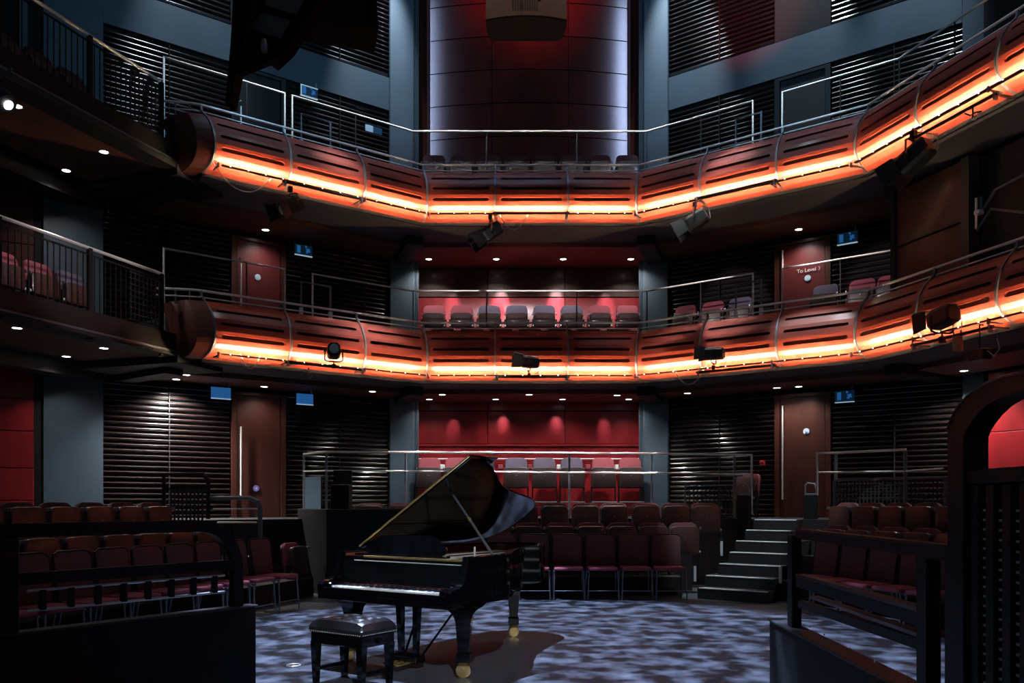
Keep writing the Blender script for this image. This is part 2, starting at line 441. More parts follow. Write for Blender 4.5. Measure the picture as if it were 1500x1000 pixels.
def louvre(parent, s0, s1, z0, z1, r=RW, pitch=0.098):
    e = ob('louvre_panel', G().box(s0, s1, r + 0.01, r + 0.10, z0, z1), 'louvre_back', parent)
    me = slat_mesh(s1 - s0)
    z = z0 + 0.02
    while z + 0.06 < z1:
        ob('slat', me, None, e, M=T((s0, r + 0.01, z)))
        z += pitch
    ob('mullion', G().box((s0 + s1) / 2 - .008, (s0 + s1) / 2 + .008, r - 0.052, r + .01, z0, z1), 'louvre_back', e)
    return e


for k in (-1, 1):
    nm = BAYN[k]
    wl = empty('wall_' + nm, bay(k), 'dark horizontally louvred wall %s' % BAYT[k], kind=ST)
    m_ = 1 if k == 1 else -1
    def S(a, b): return (a, b) if k == 1 else (-b, -a)
    d0, d1 = S(-0.20, 0.88)
    a0, a1 = S(-2.50, -0.22); c0, c1 = S(0.90, 3.12)
    for (z0, z1) in ((1.0, 3.68), (4.6, 6.66), (7.6, 9.92)):
        louvre(wl, a0, a1, z0, z1); louvre(wl, c0, c1, z0, z1)
    e0, e1 = S(-2.50, 3.12)
    ob('teal_band', G().box(e0, e1, RW - 0.06, RW + 0.15, 9.92, 10.62), 'teal_paint', wl)
    louvre(wl, a0, a1, 10.64, 14.2); louvre(wl, c0, c1, 10.64, 14.2)
    ob('backing', G().box(d0 - .05, d1 + .05, RW + 0.12, RW + 0.2, 0.9, 14.2), 'louvre_back', wl)
    f0, f1 = S(-2.9, 3.3)
    ob('outer_skin', G().box(f0, f1, RW + 0.22, RW + 0.3, 0.5, 14.4), 'louvre_back', wl)
    ob('infill_panel', G().box(d0, d1, RW - 0.04, RW + 0.1, 10.64, 14.2), 'louvre_back', wl)
    # doors, one per level
    for n_, (z0, zt) in enumerate(((1.2, 3.62), (4.60, 6.62), (7.62, 9.90))):
        where = ['stalls', 'lower balcony', 'upper balcony'][n_]
        dr_ = empty('door_%d' % (n_ + (1 if k == -1 else 4)), bay(k) @ T(((d0 + d1) / 2, RW, 0)), 'brown wood door at %s level %s' % (where, BAYT[k]), kind=ST)
        wm = 'brown_wood' if n_ != 1 else 'door_red'
        if n_ == 2: wm = 'beam_dark'
        ob('door_leaf', G().bbox(-0.43, 0.43, -0.03, 0.02, z0, zt - 0.06, .006), wm, dr_)
        fr = ob('door_frame', G().box(-0.54, -0.44, -0.06, 0.08, z0, zt).box(0.44, 0.54, -0.06, 0.08, z0, zt).box(-0.44, 0.44, -0.06, 0.08, zt - .06, zt), 'brown_wood' if n_ < 2 else 'black_metal', dr_)
        ob('pull_handle', G().tube([(-0.37, -0.09, z0 + 0.35), (-0.37, -0.09, z0 + (1.75 if k == -1 else 2.2) * (1 if n_ == 0 else .85))], 0.016, 8).tube([(-0.37, -0.09, z0 + .45), (-0.37, -0.02, z0 + .45)], .01, 6).tube([(-0.37, -0.09, z0 + 1.6), (-0.37, -0.02, z0 + 1.6)], .01, 6), 'steel', dr_, True)
        if n_ < 2:
            hz = {(-1, 0): bay_z(-1, RW, -.33, 715), (1, 0): bay_z(1, RW, .34, 632), (-1, 1): bay_z(-1, RW, -.33, 407), (1, 1): bay_z(1, RW, .34, 409)}[(k, n_)]
            sx = {(-1, 0): 374, (1, 0): 1182, (-1, 1): 376.5, (1, 1): 1184}[(k, n_)]
            ss = bay_s(k, RW, sx) - (d0 + d1) / 2
            dm = 'disc_violet' if (k == -1 and n_ == 0) else 'disc_blue'
            o = ob('door_disc', G().lathe([(0.0, 0), (0.055, 0), (0.06, 0.004), (0.06, 0.012)], 20, T((ss, -0.046, hz)) @ RX(PI / 2) @ T((0, 0, -.012))), dm, dr_, True)
            ob('disc_mark', G().lathe([(0.018, 0), (0.018, .004)], 10, T((ss, -0.060, hz)) @ RX(PI / 2)), 'white_paint', o)
        if n_ == 1 and k == 1:
            tx = bpy.data.curves.new('door_lettering', 'FONT'); tx.body = 'To Level 3'; tx.size = 0.105; tx.extrude = 0.003; tx.align_x = 'CENTER'
            tx.materials.append(MAT['white_paint'])
            to = bpy.data.objects.new('door_lettering', tx); COL.objects.link(to); to.parent = dr_
            to.matrix_basis = T((ss + 0.02, -0.05, hz + 0.12)) @ RX(PI / 2)

# pier at the left end, piers at the right end, side walls of the court
pl = empty('column_pier', None, 'broad blue-grey pier beside the louvred wall at far left', kind=ST)
B1 = bay(-1)
ob('pier_face', G().box(-4.05, -3.13, RW - 0.10, RW + 0.35, -0.1, 14.3, B1), 'teal_paint', pl)
ob('pier_edge', G().box(-4.28, -4.05, RW + 0.02, RW + 0.35, -0.1, 14.3, B1), 'teal_paint', pl)
ob('pier_strip', G().box(-4.40, -4.28, RW - 0.06, RW + 0.35, -0.1, 14.3, B1), 'teal_paint', pl)
pr_ = empty('column_right_pier', None, 'blue-grey pier beyond the louvred wall at far right', kind=ST)
ob('pier_face', G().box(3.13, 3.62, RW - 0.08, RW + 0.35, -0.1, 14.3, bay(1)), 'teal_paint', pr_)


def side_wall(nm, px, Y0, sgn, label):
    X0 = (px - CX) / F * Y0
    e = empty('wall_' + nm, T((X0, Y0, 0)) @ RZ(math.radians(-150 if sgn < 0 else -60)), label, kind=ST)
    # local x runs towards the camera, local y outward
    oy = -1 if sgn < 0 else 1
    for lo, hi, rows in ((1.0, 3.70, (1.0, 1.52, 2.06, 2.68, 3.22, 3.70)), (4.0, 6.66, (4.0, 4.9, 5.8, 6.66))):
        for j in range(len(rows) - 1):
            for i in range(4):
                y0, y1 = (-0.03, 0.0)
                g_ = G().bbox(i * 1.35 + .006, (i + 1) * 1.35 - .006, min(0, .04 * oy), max(0, .04 * oy), rows[j] + .006, rows[j + 1] - .006, .005)
                ob('wall_panel', g_, 'red_wood' if lo < 3 else 'brown_wood', e)
    ob('backing', G().box(-0.1, 6.0, min(.05 * oy, .2 * oy), max(.05 * oy, .2 * oy), -0.1, 14.3), 'louvre_back', e)
    return e


side_wall('far_left', 50, 14.1, -1, 'red panelled side wall left of the broad pier')
side_wall('far_right', 1447, 14.35, 1, 'red panelled side wall seen through the dark arch at right')

# wood partition at the right end of the lower balcony
pw = empty('wall_partition', bay(2), 'brown wood partition closing the lower balcony at far right', kind=ST)
for (z0, z1) in ((4.0, 5.72), (5.74, 6.66)):
    ob('wall_panel', G().bbox(-2.23, -0.86, 7.08, 7.14, z0, z1, .006), 'brown_wood', pw)
ob('end_post', G().box(-2.33, -2.235, 7.04, 7.2, 4.0, 6.66), 'beam_dark', pw)
ob('end_post', G().box(-0.85, -0.70, 7.00, 7.2, 4.0, 6.66), 'dark_panel', pw)
ob('dark_panel', G().box(-0.69, 2.4, 7.25, 7.35, 4.0, 6.66), 'beam_dark', pw)
# tubular frame at the end of that partition
tf = empty('tubular_frame', bay(2), 'thin steel tube bracing beside the brown partition at far right', 'bracing')
p0 = bay(2).inverted() @ at_y(1430, 340, 12.2); p1 = bay(2).inverted() @ at_y(1500, 255, 11.4)
def L2(px, py, Y): return bay(2).inverted() @ at_y(px, py, Y)
ob('upright', G().tube([L2(1430, 290, 12.0), L2(1430, 335, 12.0)], .018, 6), 'steel', tf)
ob('brace', G().tube([L2(1437, 312, 12.0), L2(1458, 278, 11.8), L2(1500, 256, 11.2)], .022, 6), 'steel_grey', tf)
ob('brace', G().tube([L2(1431, 338, 12.0), L2(1452, 306, 11.8), L2(1500, 311, 11.2)], .018, 6), 'steel_grey', tf)
ob('clamp', G().bbox(-.05, .05, -.05, .05, -.03, .03, .008, T(L2(1434, 311, 12.0))), 'steel', tf)
# ------------------------------------------------------------------ balcony fronts
PROF = [(0.33, 0.0), (0.22, 0.035), (0.13, 0.085), (0.06, 0.15), (0.02, 0.22), (0.0, 0.30), (0.0, 0.42), (0.02, 0.52), (0.055, 0.63), (0.11, 0.74), (0.19, 0.85), (0.27, 0.93)]
R0 = 6.0


def prof_r(z):
    for (a, za), (b, zb) in zip(PROF, PROF[1:]):
        if za <= z <= zb: return R0 + a + (b - a) * (z - za) / (zb - za)
    return R0 + PROF[-1][0]


def balcony_panel(sa, sb, ml, mrr):
    """one curved panel between sa and sb; ml/mrr True when that edge is a mitred bay corner"""
    slots = ((0.295, 0.365), (0.515, 0.570), (0.735, 0.785))
    zs = {0.0, 0.035, 0.085, 0.15, 0.22, 0.30, 0.42, 0.52, 0.63, 0.74, 0.85, 0.93}
    ring = []
    for a, b in slots:
        q = (b - a) * 0.28
        zs = {z for z in zs if not (a - .012 < z < b + .012)} | {a, a + q, b - q, b}
    zl = sorted(zs)

    def edge(z, right):
        r = prof_r(z)
        if right: return (r * TAN - 0.012) if mrr else sb - 0.012
        return (-r * TAN + 0.012) if ml else sa + 0.012
    g_ = G(); d_ = G()

    def sl(z):
        for a, b in slots:
            if a - 1e-6 <= z <= b + 1e-6:
                ins = 0.10 if (z > a + 1e-6 and z < b - 1e-6) else 0.125
                return ins
        return None
    for za, zb in zip(zl, zl[1:]):
        ra, rb = prof_r(za), prof_r(zb)
        inslot = any(a - 1e-6 <= za and zb <= b + 1e-6 for a, b in slots)
        la, lb, Ra, Rb = edge(za, 0), edge(zb, 0), edge(za, 1), edge(zb, 1)
        if not inslot:
            n = 1
            g_.add([(la, ra, za), (Ra, ra, za), (Rb, rb, zb), (lb, rb, zb)], [(0, 1, 2, 3)])
        else:
            ia, ib = sl(za), sl(zb)
            g_.add([(la, ra, za), (la + ia, ra, za), (lb + ib, rb, zb), (lb, rb, zb)], [(0, 1, 2, 3)])
            g_.add([(Ra - ia, ra, za), (Ra, ra, za), (Rb, rb, zb), (Rb - ib, rb, zb)], [(0, 1, 2, 3)])
            dd = 0.035
            d_.add([(la + ia, ra + dd, za), (Ra - ia, ra + dd, za), (Rb - ib, rb + dd, zb), (lb + ib, rb + dd, zb)], [(0, 1, 2, 3)])
            for (p, q) in (((la + ia, ra, za), (lb + ib, rb, zb)), ((Ra - ia, ra, za), (Rb - ib, rb, zb))):
                g_.add([p, q, (q[0], q[1] + dd, q[2]), (p[0], p[1] + dd, p[2])], [(0, 1, 2, 3)])
    for a, b in slots:
        for zz in (a, b):
            r = prof_r(zz); l_, R_ = edge(zz, 0) + 0.125, edge(zz, 1) - 0.125
            g_.add([(l_, r, zz), (R_, r, zz), (R_, r + .035, zz), (l_, r + .035, zz)], [(0, 1, 2, 3)])
    # back skin and top edge give the panel its thickness
    for za, zb in zip(zl, zl[1:]):
        ra, rb = prof_r(za) + .05, prof_r(zb) + .05
        g_.add([(edge(za, 0), ra, za), (edge(za, 1), ra, za), (edge(zb, 1), rb, zb), (edge(zb, 0), rb, zb)], [(3, 2, 1, 0)])
    zt = zl[-1]; r = prof_r(zt)
    g_.add([(edge(zt, 0), r, zt), (edge(zt, 1), r, zt), (edge(zt, 1), r + .05, zt), (edge(zt, 0), r + .05, zt)], [(0, 1, 2, 3)])
    return g_, d_


def rib_geo(s, ang=0.0):
    pts = [(r + R0 - .025, z) for r, z in PROF] + [(R0 + .33, 1.02), (R0 + .345, 1.12)]
    g_ = G(); w_ = .016; rings = []
    for (r, z) in pts:
        ss = s * r / (R0 + 0.2) if ang else s
        rings.append([(ss - w_, r, z), (ss + w_, r, z), (ss + w_, r + .05, z + .004), (ss - w_, r + .05, z + .004)])
    return g_.loft(rings)


BAL = {}
for lev in ('lower', 'upper'):
    for k in (-1, 0, 1, 2, 3):
        M = bay(k) @ T((0, 0, LEV[lev]))
        REL = None
        be = BAL[(lev, 2)] if k == 3 else empty('balcony', M, '%s balcony front of curved red wood panels, bay %s' % (lev, BAYT[k]), 'balcony', 'curved balcony fronts')
        BAL[(lev, k)] = be
        if k == 3: REL = bay(2).inverted() @ bay(3)     # the far right front carries on round the court
        pw_ = 4.11 / 3
        for i in range(3):
            sa, sb = -2.055 + i * pw_, -2.055 + (i + 1) * pw_
            g_, d_ = balcony_panel(sa, sb, i == 0, i == 2)
            p = ob('front_panel', g_, 'balcony_wood', be, True, REL)
            ob('slot_lining', d_, 'slot_dark', p)
        for i in range(4):
            if i == 3 and k != 3: continue          # the neighbour bay owns that corner rib
            s = -2.055 + i * pw_
            corner = i in (0, 3)
            ob('rib', rib_geo(s, 1 if corner else 0) if not corner else rib_geo((R0 + .2) * TAN * (1 if i == 3 else -1), 1), 'steel_grey', be, True, REL)
        for zz, rr, rad in ((1.0, 6.36, .012), (1.11, 6.36, .020)):
            ob('hand_rail', G().tube([(-rr * TAN - .01, rr, zz), (rr * TAN + .01, rr, zz)], rad, 8), 'steel', be, True, REL)
        # rope-light rod: dark channel, glowing strip on its panel side, small bulbs
        rr = 5.92; zo = .032; hw = rr * TAN - 0.05
        ch = ob('light_rod', G().box(-hw, hw, rr - .012, rr - .004, zo - .003, zo + 0.015).box(-hw, hw, rr - .004, rr + .042, zo - .003, zo), 'black_metal', be, False, REL)
        for i in range(3):
            a = max(-2.055 + i * pw_ + .03, -hw); b = min(-2.055 + (i + 1) * pw_ - .03, hw)
            ob('light_strip', G().box(a + .03, b - .03, rr - .0038, rr - .002, zo + 0.002, zo + 0.012), 'warm_glow', ch)
            for q in range(4):
                x = a + (b - a) * (q + .5) / 4
                ob('bulb', G().lathe([(0.0, -.009), (.007, -.006), (.009, 0), (.007, .006), (0, .009)], 8, T((x, rr - .016, zo + .008))), 'bulb', ch, True)
        for i in range(4):
            s = (-2.055 + i * pw_) * (rr / 6.33)
            if i == 3 and k != 3: continue
            ob('rod_bracket', G().box(s - .012, s + .012, rr - .02, 6.14, 0.0, 0.02).box(s - .012, s + .012, rr - .03, rr + .0, -.02, .06), 'steel_grey', be, False, REL)
# rounded end of the fronts where the left fronts stop
for lev in ('lower', 'upper'):
    M = bay(-1) @ T((0, 0, LEV[lev]))
    be = BAL[(lev, -1)]
    rings = []
    for r, z in PROF:
        rr = R0 + r; x0 = -rr * TAN
        ring = []
        for q in range(4):
            a = PI / 2 * q / 3
            ring.append((x0 - 0.50 * math.sin(a), rr + 0.70 * (1 - math.cos(a)), z))
        ring += [(x0 - 0.50, rr + .75, z), (x0 + .05, rr + .55, z), (x0 + .05, rr + .05, z)]
        rings.append(ring)
    ob('end_shell', G().loft(rings), 'end_wood_dim', be, False)
    for zz, rad in ((1.0, .012), (1.11, .020)):
        x0 = -6.36 * TAN
        ob('hand_rail', G().tube([(x0 + .0, 6.36, zz), (x0 - .14, 6.40, zz), (x0 - .62, 6.62, zz)], rad, 8), 'steel', be, True)
    for xx in (-.15, -.35):
        ob('rail_post', G().box(-6.36 * TAN + xx - .01, -6.36 * TAN + xx + .01, 6.40 - xx * .35 - .02, 6.42 - xx * .35, .9, 1.11), 'steel_grey', be)
# white blocks standing in for pale dashes on the lower balcony parapet, back bay
npl = empty('parapet_ledge', bay(0) @ T((0, 0, ZL)), 'thin brown ledge with small white blocks along the lower balcony parapet', 'ledge')
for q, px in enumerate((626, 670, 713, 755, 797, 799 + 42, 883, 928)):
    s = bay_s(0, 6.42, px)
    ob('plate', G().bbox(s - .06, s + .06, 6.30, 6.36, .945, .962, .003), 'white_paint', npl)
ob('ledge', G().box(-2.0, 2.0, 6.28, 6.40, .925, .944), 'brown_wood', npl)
# ------------------------------------------------------------------ rear rails of the balconies


def rail_run(name, label, M, runs, posts, z0, rad=0.019, group=None, mt='steel'):
    e = empty(name, M, label, 'railing', group)
    for pts in runs: ob('hand_rail', G().tube(pts, rad, 8), mt, e, True)
    for (x, y, zt) in posts: ob('rail_post', G().tube([(x, y, z0), (x, y, zt)], 0.013, 6), 'black_metal', e, True)
    return e


RR = 7.25
for lev, zr in (('lower', 5.755), ('upper', 8.97)):
    zf = LEV[lev] + TIER[lev]
    hc = RR * TAN
    gl = 'rails along the rear tiers'
    rail_run('tier_rail', 'straight steel rail above the seats of the %s balcony centre bay' % lev, bay(0), [[(-hc, RR, zr), (hc, RR, zr)]], [(-hc, RR, zr), (-0.88, RR, zr), (0.94, RR, zr), (hc, RR, zr)], zf, group=gl)
    rail_run('tier_rail', 'sloping steel rail on the %s balcony between back wall and right-hand door' % lev, bay(1), [[(-hc, RR, zr), (-0.17, RR, zr), (-0.17, RR, zf)]], [(-1.2, RR, zr)], zf, group=gl)
    rail_run('tier_rail', 'sloping steel rail on the %s balcony right of the right-hand door' % lev, bay(1), [[(0.38, RR, zf), (0.38, RR, zr), (hc, RR, zr)]], [(1.4, RR, zr), (hc, RR, zr)], zf, group=gl)
    if lev == 'upper':
        rail_run('tier_rail', 'steel rail climbing out of view at the upper balcony far right', bay(2), [[(-hc, RR, zr), (1.5, RR, zr)]], [(-1.2, RR, zr), (0.2, RR, zr)], zf, group=gl)
    sA = bay_s(-1, RR, 458 if lev == 'lower' else 428); sB = bay_s(-1, RR, 417); sC = bay_s(-1, RR, 240)
    rail_run('tier_rail', 'sloping steel rail on the %s balcony between back wall and left-hand door' % lev, bay(-1), [[(hc, RR, zr), (sA, RR, zr), (sA, RR, zf)]], [((hc + sA) / 2, RR, zr)], zf, group=gl)
    rail_run('tier_rail', 'sloping steel rail on the %s balcony in front of the left-hand door' % lev, bay(-1), [[(sB, RR, zf), (sB, RR, zr), (sC, RR, zr), (sC, RR, zf - .4)]], [((sB + sC) / 2 + .35, RR, zr)], zf, group=gl)
    # small guard frames by the aisle
    for kk, px0, px1, tt in ((-1, 441, 484, 'left'), (1, 1078, 1115, 'right')):
        r_ = 6.75; a = bay_s(kk, r_, px0); b = bay_s(kk, r_, px1); zt = LEV[lev] + 1.62
        if kk == 1: zt = LEV[lev] + 1.66
        e = empty('aisle_guard', bay(kk), 'small steel guard frame at the aisle of the %s balcony, %s side' % (lev, tt), 'guard frame', 'aisle guard frames')
        ob('frame_tube', G().tube([(a, r_, zf - .6), (a, r_, zt), (b, r_, zt), (b, r_, zf - .6)], .019, 8), 'steel_grey', e, True)
        ob('frame_foot', G().box(a - .03, a + .03, r_ - .03, r_ + .03, LEV[lev] + 1.0, LEV[lev] + 1.16).box(b - .03, b + .03, r_ - .03, r_ + .03, LEV[lev] + 1.0, LEV[lev] + 1.16), 'white_paint', e)
# ------------------------------------------------------------------ barred galleries at the far left
GA = Vector((-5.54, 13.3, 0)); GD = Vector((-0.335, -0.942, 0)).normalized()
GM = T(GA) @ RZ(math.atan2(GD.y, GD.x))                # local x towards the camera, local y to the inside of the court
for lev, zr, zb in (('lower', 5.10, 3.90), ('upper', 8.13, 6.96)):
    e = empty('gallery_rail', GM, 'dark barred guard rail of the %s side gallery at far left' % lev, 'railing', 'barred side galleries')
    ob('hand_rail', G().tube([(0, 0, zr), (9.0, 0, zr)], .024, 8), 'steel', e, True)
    ob('lower_rail', G().tube([(-.3, .06, zb), (9.0, .06, zb)], .026, 8), 'steel_grey', e, True)
    for zz in (zr - .09, zb + .30): ob('flat_bar', G().box(0, 9, -.008, .008, zz - .012, zz + .012), 'black_metal', e)
    me = G().box(-.006, .006, -.006, .006, zb + .30, zr - .09).mesh('bar', 'black_metal')
    x = .75
    while x < 5.2:
        ob('bar', me, None, e, M=T((x, 0, 0))); x += .098
    for x in (0.02, 1.42, 2.85, 4.4): ob('rail_post', G().bbox(x - .035, x + .035, -.03, .03, zb - .1, zr, .006), 'black_metal', e)
    # square mesh panel at the inner end
    mg = G()
    for q in range(8): mg.box(.06 + q * .085 - .006, .06 + q * .085 + .006, -.01, .01, zb + .35, zr - .1)
    for q in range(9): mg.box(.06, .68, -.012, .012, zb + .36 + q * .088 - .005, zb + .36 + q * .088 + .005)
    ob('mesh_panel', mg, 'mesh_grey', e)
    c = empty('ceiling_gallery_' + lev, GM, 'brown soffit of the %s side gallery at far left' % lev, kind=ST)
    z = CEIL[lev]
    ob('fascia', G().box(-.45, 9, -.25, .10, z + .0, zb - .03), 'beam_dark', c)
    ob('kerb', G().box(-.45, 9, -.06, .04, zb - .03, zb + .30), 'black_paint', c)
    ob('soffit_panel', G().box(-.2, 9, -1.75, -.25, z + .02, z + .08), 'soffit_brown', c)
    ob('slab', G().box(-.9, 9, -3.6, -.25, z + .08, zb - .04), 'beam_dark', c)
    ob('end_beam', G().box(-1.3, -.2, -1.9, .12, z - .10, zb - .05), 'beam_dark', c)
    ob('rear_beam', G().box(-.9, 9, -2.4, -2.0, z - .22, z + .08), 'beam_dark', c)
# ------------------------------------------------------------------ seats


def fold_seat(name, fabric, hp, pan_top, back_top, foot=False, pw=.465, shell='seat_shell'):
    e = empty(name)
    b_ = ob('backrest', G().pad(.47, back_top - hp, .06, .11, .05, .014, T((0, .05, hp)) @ RX(math.radians(-7)), curve=.03), fabric, e, True)
    ob('back_shell', G().pad(.48, back_top - hp - .02, .018, .11, .05, .006, T((0, .112, hp)) @ RX(math.radians(-7)), curve=.03), 'seat_shell', b_, True)
    s_ = ob('seat', G().pad(pw, pan_top - hp + .02, .075, .085, .06, .016, T((0, -.055, hp - .02)) @ RX(math.radians(-3)), curve=-.012), shell, e, True)
    ob('seat_button', G().lathe([(.0, 0), (.011, 0), (.013, .006), (.0, .008)], 8, T((0, -.062, hp + (pan_top - hp) * .58)) @ RX(PI / 2)), 'steel_grey', s_, True)
    for sx in (-1, 1):
        ob('leg', G().bbox(sx * .255 - .014, sx * .255 + .014, -.02, .07, 0, hp + .16, .005), 'black_metal', e)
        ob('hinge', G().lathe([(.0, 0), (.022, 0), (.022, .03), (.0, .03)], 10, T((sx * .24, -.01, hp + .02)) @ RY(PI / 2) @ T((0, 0, -.015))), 'steel', e, True)
        ob('end_cap', G().bbox(sx * .252 - .012, sx * .252 + .012, -.055, .0, pan_top - .055, pan_top - .015, .004), 'steel_grey', e)
    if foot:
        ob('foot_rail', G().tube([(-.26, -.16, .30), (.26, -.16, .30)], .014, 6), 'steel_grey', e, True)
    return e


def loose_chair(name):
    e = empty(name)
    b_ = ob('backrest', G().pad(.465, .49, .05, .075, .04, .013, T((0, .195, .49)) @ RX(math.radians(-8)), curve=.02), 'plum_fabric', e, True)
    ob('back_tube', G().tube([(-.235, .17, .40), (-.235, .215, .62), (-.232, .275, .955), (-.16, .285, .985), (.16, .285, .985), (.232, .275, .955), (.235, .215, .62), (.235, .17, .40)], .010, 6), 'black_metal', b_, True)
    ob('seat', G().pad(.45, .43, .05, .06, .05, .016, T((0, -.22, .495)) @ RX(math.radians(-90)), curve=0), 'rose_fabric', e, True)
    for sx in (-1, 1):
        ob('leg', G().tube([(sx * .22, -.18, .44), (sx * .235, -.21, .0)], .011, 6), 'steel_grey', e, True)
        ob('leg', G().tube([(sx * .225, .17, .44), (sx * .24, .24, .0)], .011, 6), 'steel_grey', e, True)
        ob('side_bar', G().tube([(sx * .228, -.20, .44), (sx * .228, .19, .44)], .010, 6), 'steel_grey', e, True)
    ob('stretcher', G().tube([(-.23, -.20, .14), (.23, -.20, .14)], .008, 6), 'steel_grey', e, True)
    return e


PROTO = {}


def place(kind, M, label, group, cat='seat'):
    if kind in PROTO: o = copy_tree(PROTO[kind])
    else:
        if kind == 'loose': o = loose_chair('stacking_chair')
        else:
            fab, typ = kind
            if typ == 'bar': o = fold_seat('folding_seat', fab, .50, .80, 1.00)
            elif typ == 'stall': o = fold_seat('folding_seat', fab, .36, .80, .86)
            elif typ == 'high': o = fold_seat('folding_seat', fab, .62, 1.05, 1.27, True, .53, 'black_seat')
        PROTO[kind] = o
    o.matrix_basis = M
    return tag(o, label, cat, group)


R8 = ['rose_fabric', 'rose_fabric', 'rose_fabric', 'slate_fabric', 'slate_fabric', 'slate_fabric', 'rose_fabric', 'rose_fabric']
# rear-tier seats, back bay of both balconies, and the high seats at the back of the stalls
SX = [635, 676, 716.5, 757, 797.5, 838, 879, 920]
for lev in ('lower', 'upper'):
    for i, px in enumerate(SX):
        r = 8.46 if lev == 'lower' else 7.95; s = bay_s(0, r, px)
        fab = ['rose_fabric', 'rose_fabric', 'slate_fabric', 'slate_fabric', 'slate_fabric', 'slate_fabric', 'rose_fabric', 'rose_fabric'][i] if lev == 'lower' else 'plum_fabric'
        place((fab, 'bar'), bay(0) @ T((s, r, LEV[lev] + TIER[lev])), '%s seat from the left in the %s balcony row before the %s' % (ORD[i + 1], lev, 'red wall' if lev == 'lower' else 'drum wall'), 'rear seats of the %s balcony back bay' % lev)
HX = [628, 667.5, 707, 756, 797.5, 838, 884, 924]
for i, px in enumerate(HX):
    r = 8.32; s = bay_s(0, r, px)
    fab = ['rose_fabric', 'rose_fabric', 'slate_fabric', 'slate_fabric', 'slate_fabric', 'slate_fabric', 'rose_fabric', 'rose_fabric'][i]
    place((fab, 'high'), bay(0) @ T((s, r, 1.2)), '%s high seat from the left behind the long stalls rail' % ORD[i + 1], 'high seats along the stalls back wall')
wr = empty('wall_rail', bay(0) @ T((0, 0, 1.2)), 'steel rail with pale blocks on the red wall behind the high seats', 'railing')
ob('rail_tube', G().tube([(-2.60, 8.86, 1.255), (2.66, 8.86, 1.255)], .016, 8), 'steel', wr, True)
for px in (607, 648, 690, 733, 776, 819, 861, 904, 945):
    s = bay_s(0, 8.86, px)
    ob('rail_bracket', G().box(s - .01, s + .01, 8.86, 9.01, 1.245, 1.265), 'steel', wr)
    ob('pale_block', G().bbox(s - .05, s + .05, 8.80, 8.98, 1.03, 1.13, .01), 'white_paint' if px in (648, 819, 904) else 'rose_fabric', wr)
# front-row seats of the lower balcony, tops showing between the rails
for i, px in enumerate([648, 691, 734, 777, 820, 863, 906]):
    s = bay_s(0, 6.72, px)
    place(('plum_fabric', 'bar'), bay(0) @ T((s, 6.72, ZL + .2 - .06)), '%s dark seat from the left half hidden behind the lower balcony parapet' % ORD[i + 1], 'front seats of the lower balcony back bay')
for lev in ('lower', 'upper'):
    for i, (px, fab) in enumerate(((1001, 'rose_fabric'), (1041, 'rose_fabric'), (1081, 'slate_fabric'), (1207, 'slate_fabric'), (1261, 'rose_fabric'), (1303, 'rose_fabric'))):
        r = 8.22; s = bay_s(1, r, px)
        lab = '%s %s seat of the %s balcony, bay right of centre, counted from its column' % (ORD[i + 1], 'rose' if fab[0] == 'r' and lev == 'lower' else ('slate' if lev == 'lower' else 'shadowed'), lev)
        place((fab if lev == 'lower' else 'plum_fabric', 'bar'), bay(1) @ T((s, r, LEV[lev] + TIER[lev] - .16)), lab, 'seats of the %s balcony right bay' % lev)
# gallery seats, far left
for lev, zz, n in (('lower', 3.95, 7), ('upper', 7.0, 4)):
    for i in range(n):
        place(('rose_fabric' if i % 3 else 'slate_fabric', 'bar') if lev == 'lower' else ('plum_fabric', 'bar'), GM @ T((.95 + i * .57, -.75, zz + .02)) @ RZ(PI), '%s seat behind the bars of the %s left gallery, counted from the mesh panel' % (ORD[i + 1], lev), 'seats of the %s left gallery' % lev)

# ------------------------------------------------------------------ stalls: platforms
st = empty('floor_stalls', None, 'dark stepped stalls platforms behind the stage', kind=ST)
ob('platform_step', G().box(-2.2, 2.72, 13.38, 14.2, 0, .30), 'carpet', st)
ob('platform_step', G().box(-2.5, 3.05, 14.2, 15.2, 0, .63), 'carpet', st)
ob('platform_step', G().box(-3.6, 4.3, 15.2, 19.0, 0, 1.2), 'carpet', st)
for k in (-1, 1):
    S = (lambda a, b: (a, b)) if k == 1 else (lambda a, b: (-b, -a))
    a, b = S(-2.7, 3.4)
    ob('platform_step', G().box(a, b, 6.35, 8.9, 0, 1.2, bay(k)), 'carpet', st)
for k in (-2, 2):
    S = (lambda a, b: (a, b)) if k == 2 else (lambda a, b: (-b, -a))
    a, b = S(-2.35, 5.0)
    ob('platform_step', G().box(a, b, 4.45, 5.3, 0, .30, bay(k)), 'carpet', st)
    ob('platform_step', G().box(a, b, 5.3, 6.15, 0, .63, bay(k)), 'carpet', st)
    ob('platform_step', G().box(a - .2, b, 6.15, 9.4, 0, 1.2, bay(k)), 'carpet', st)
# front row: loose chairs on the stage floor
for i, px in enumerate([684, 733.5, 783, 832.5, 882, 931, 980]):
    Y = 12.95
    place('loose', T(((px - CX) / F * Y, Y, 0)), '%s stacking chair from the left in the front row behind the piano' % ORD[i + 1], 'stacking chairs facing the stage', 'chair')
for i, px in enumerate([573, 618, 662, 728, 774, 820, 866, 912, 958, 1003]):
    Y = 13.72
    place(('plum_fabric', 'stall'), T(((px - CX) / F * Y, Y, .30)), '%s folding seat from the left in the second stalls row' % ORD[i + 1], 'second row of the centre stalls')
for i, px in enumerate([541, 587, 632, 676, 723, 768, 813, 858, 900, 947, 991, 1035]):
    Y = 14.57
    place(('plum_fabric', 'stall'), T(((px - CX) / F * Y, Y, .63)), '%s folding seat from the left in the third stalls row' % ORD[i + 1], 'third row of the centre stalls')
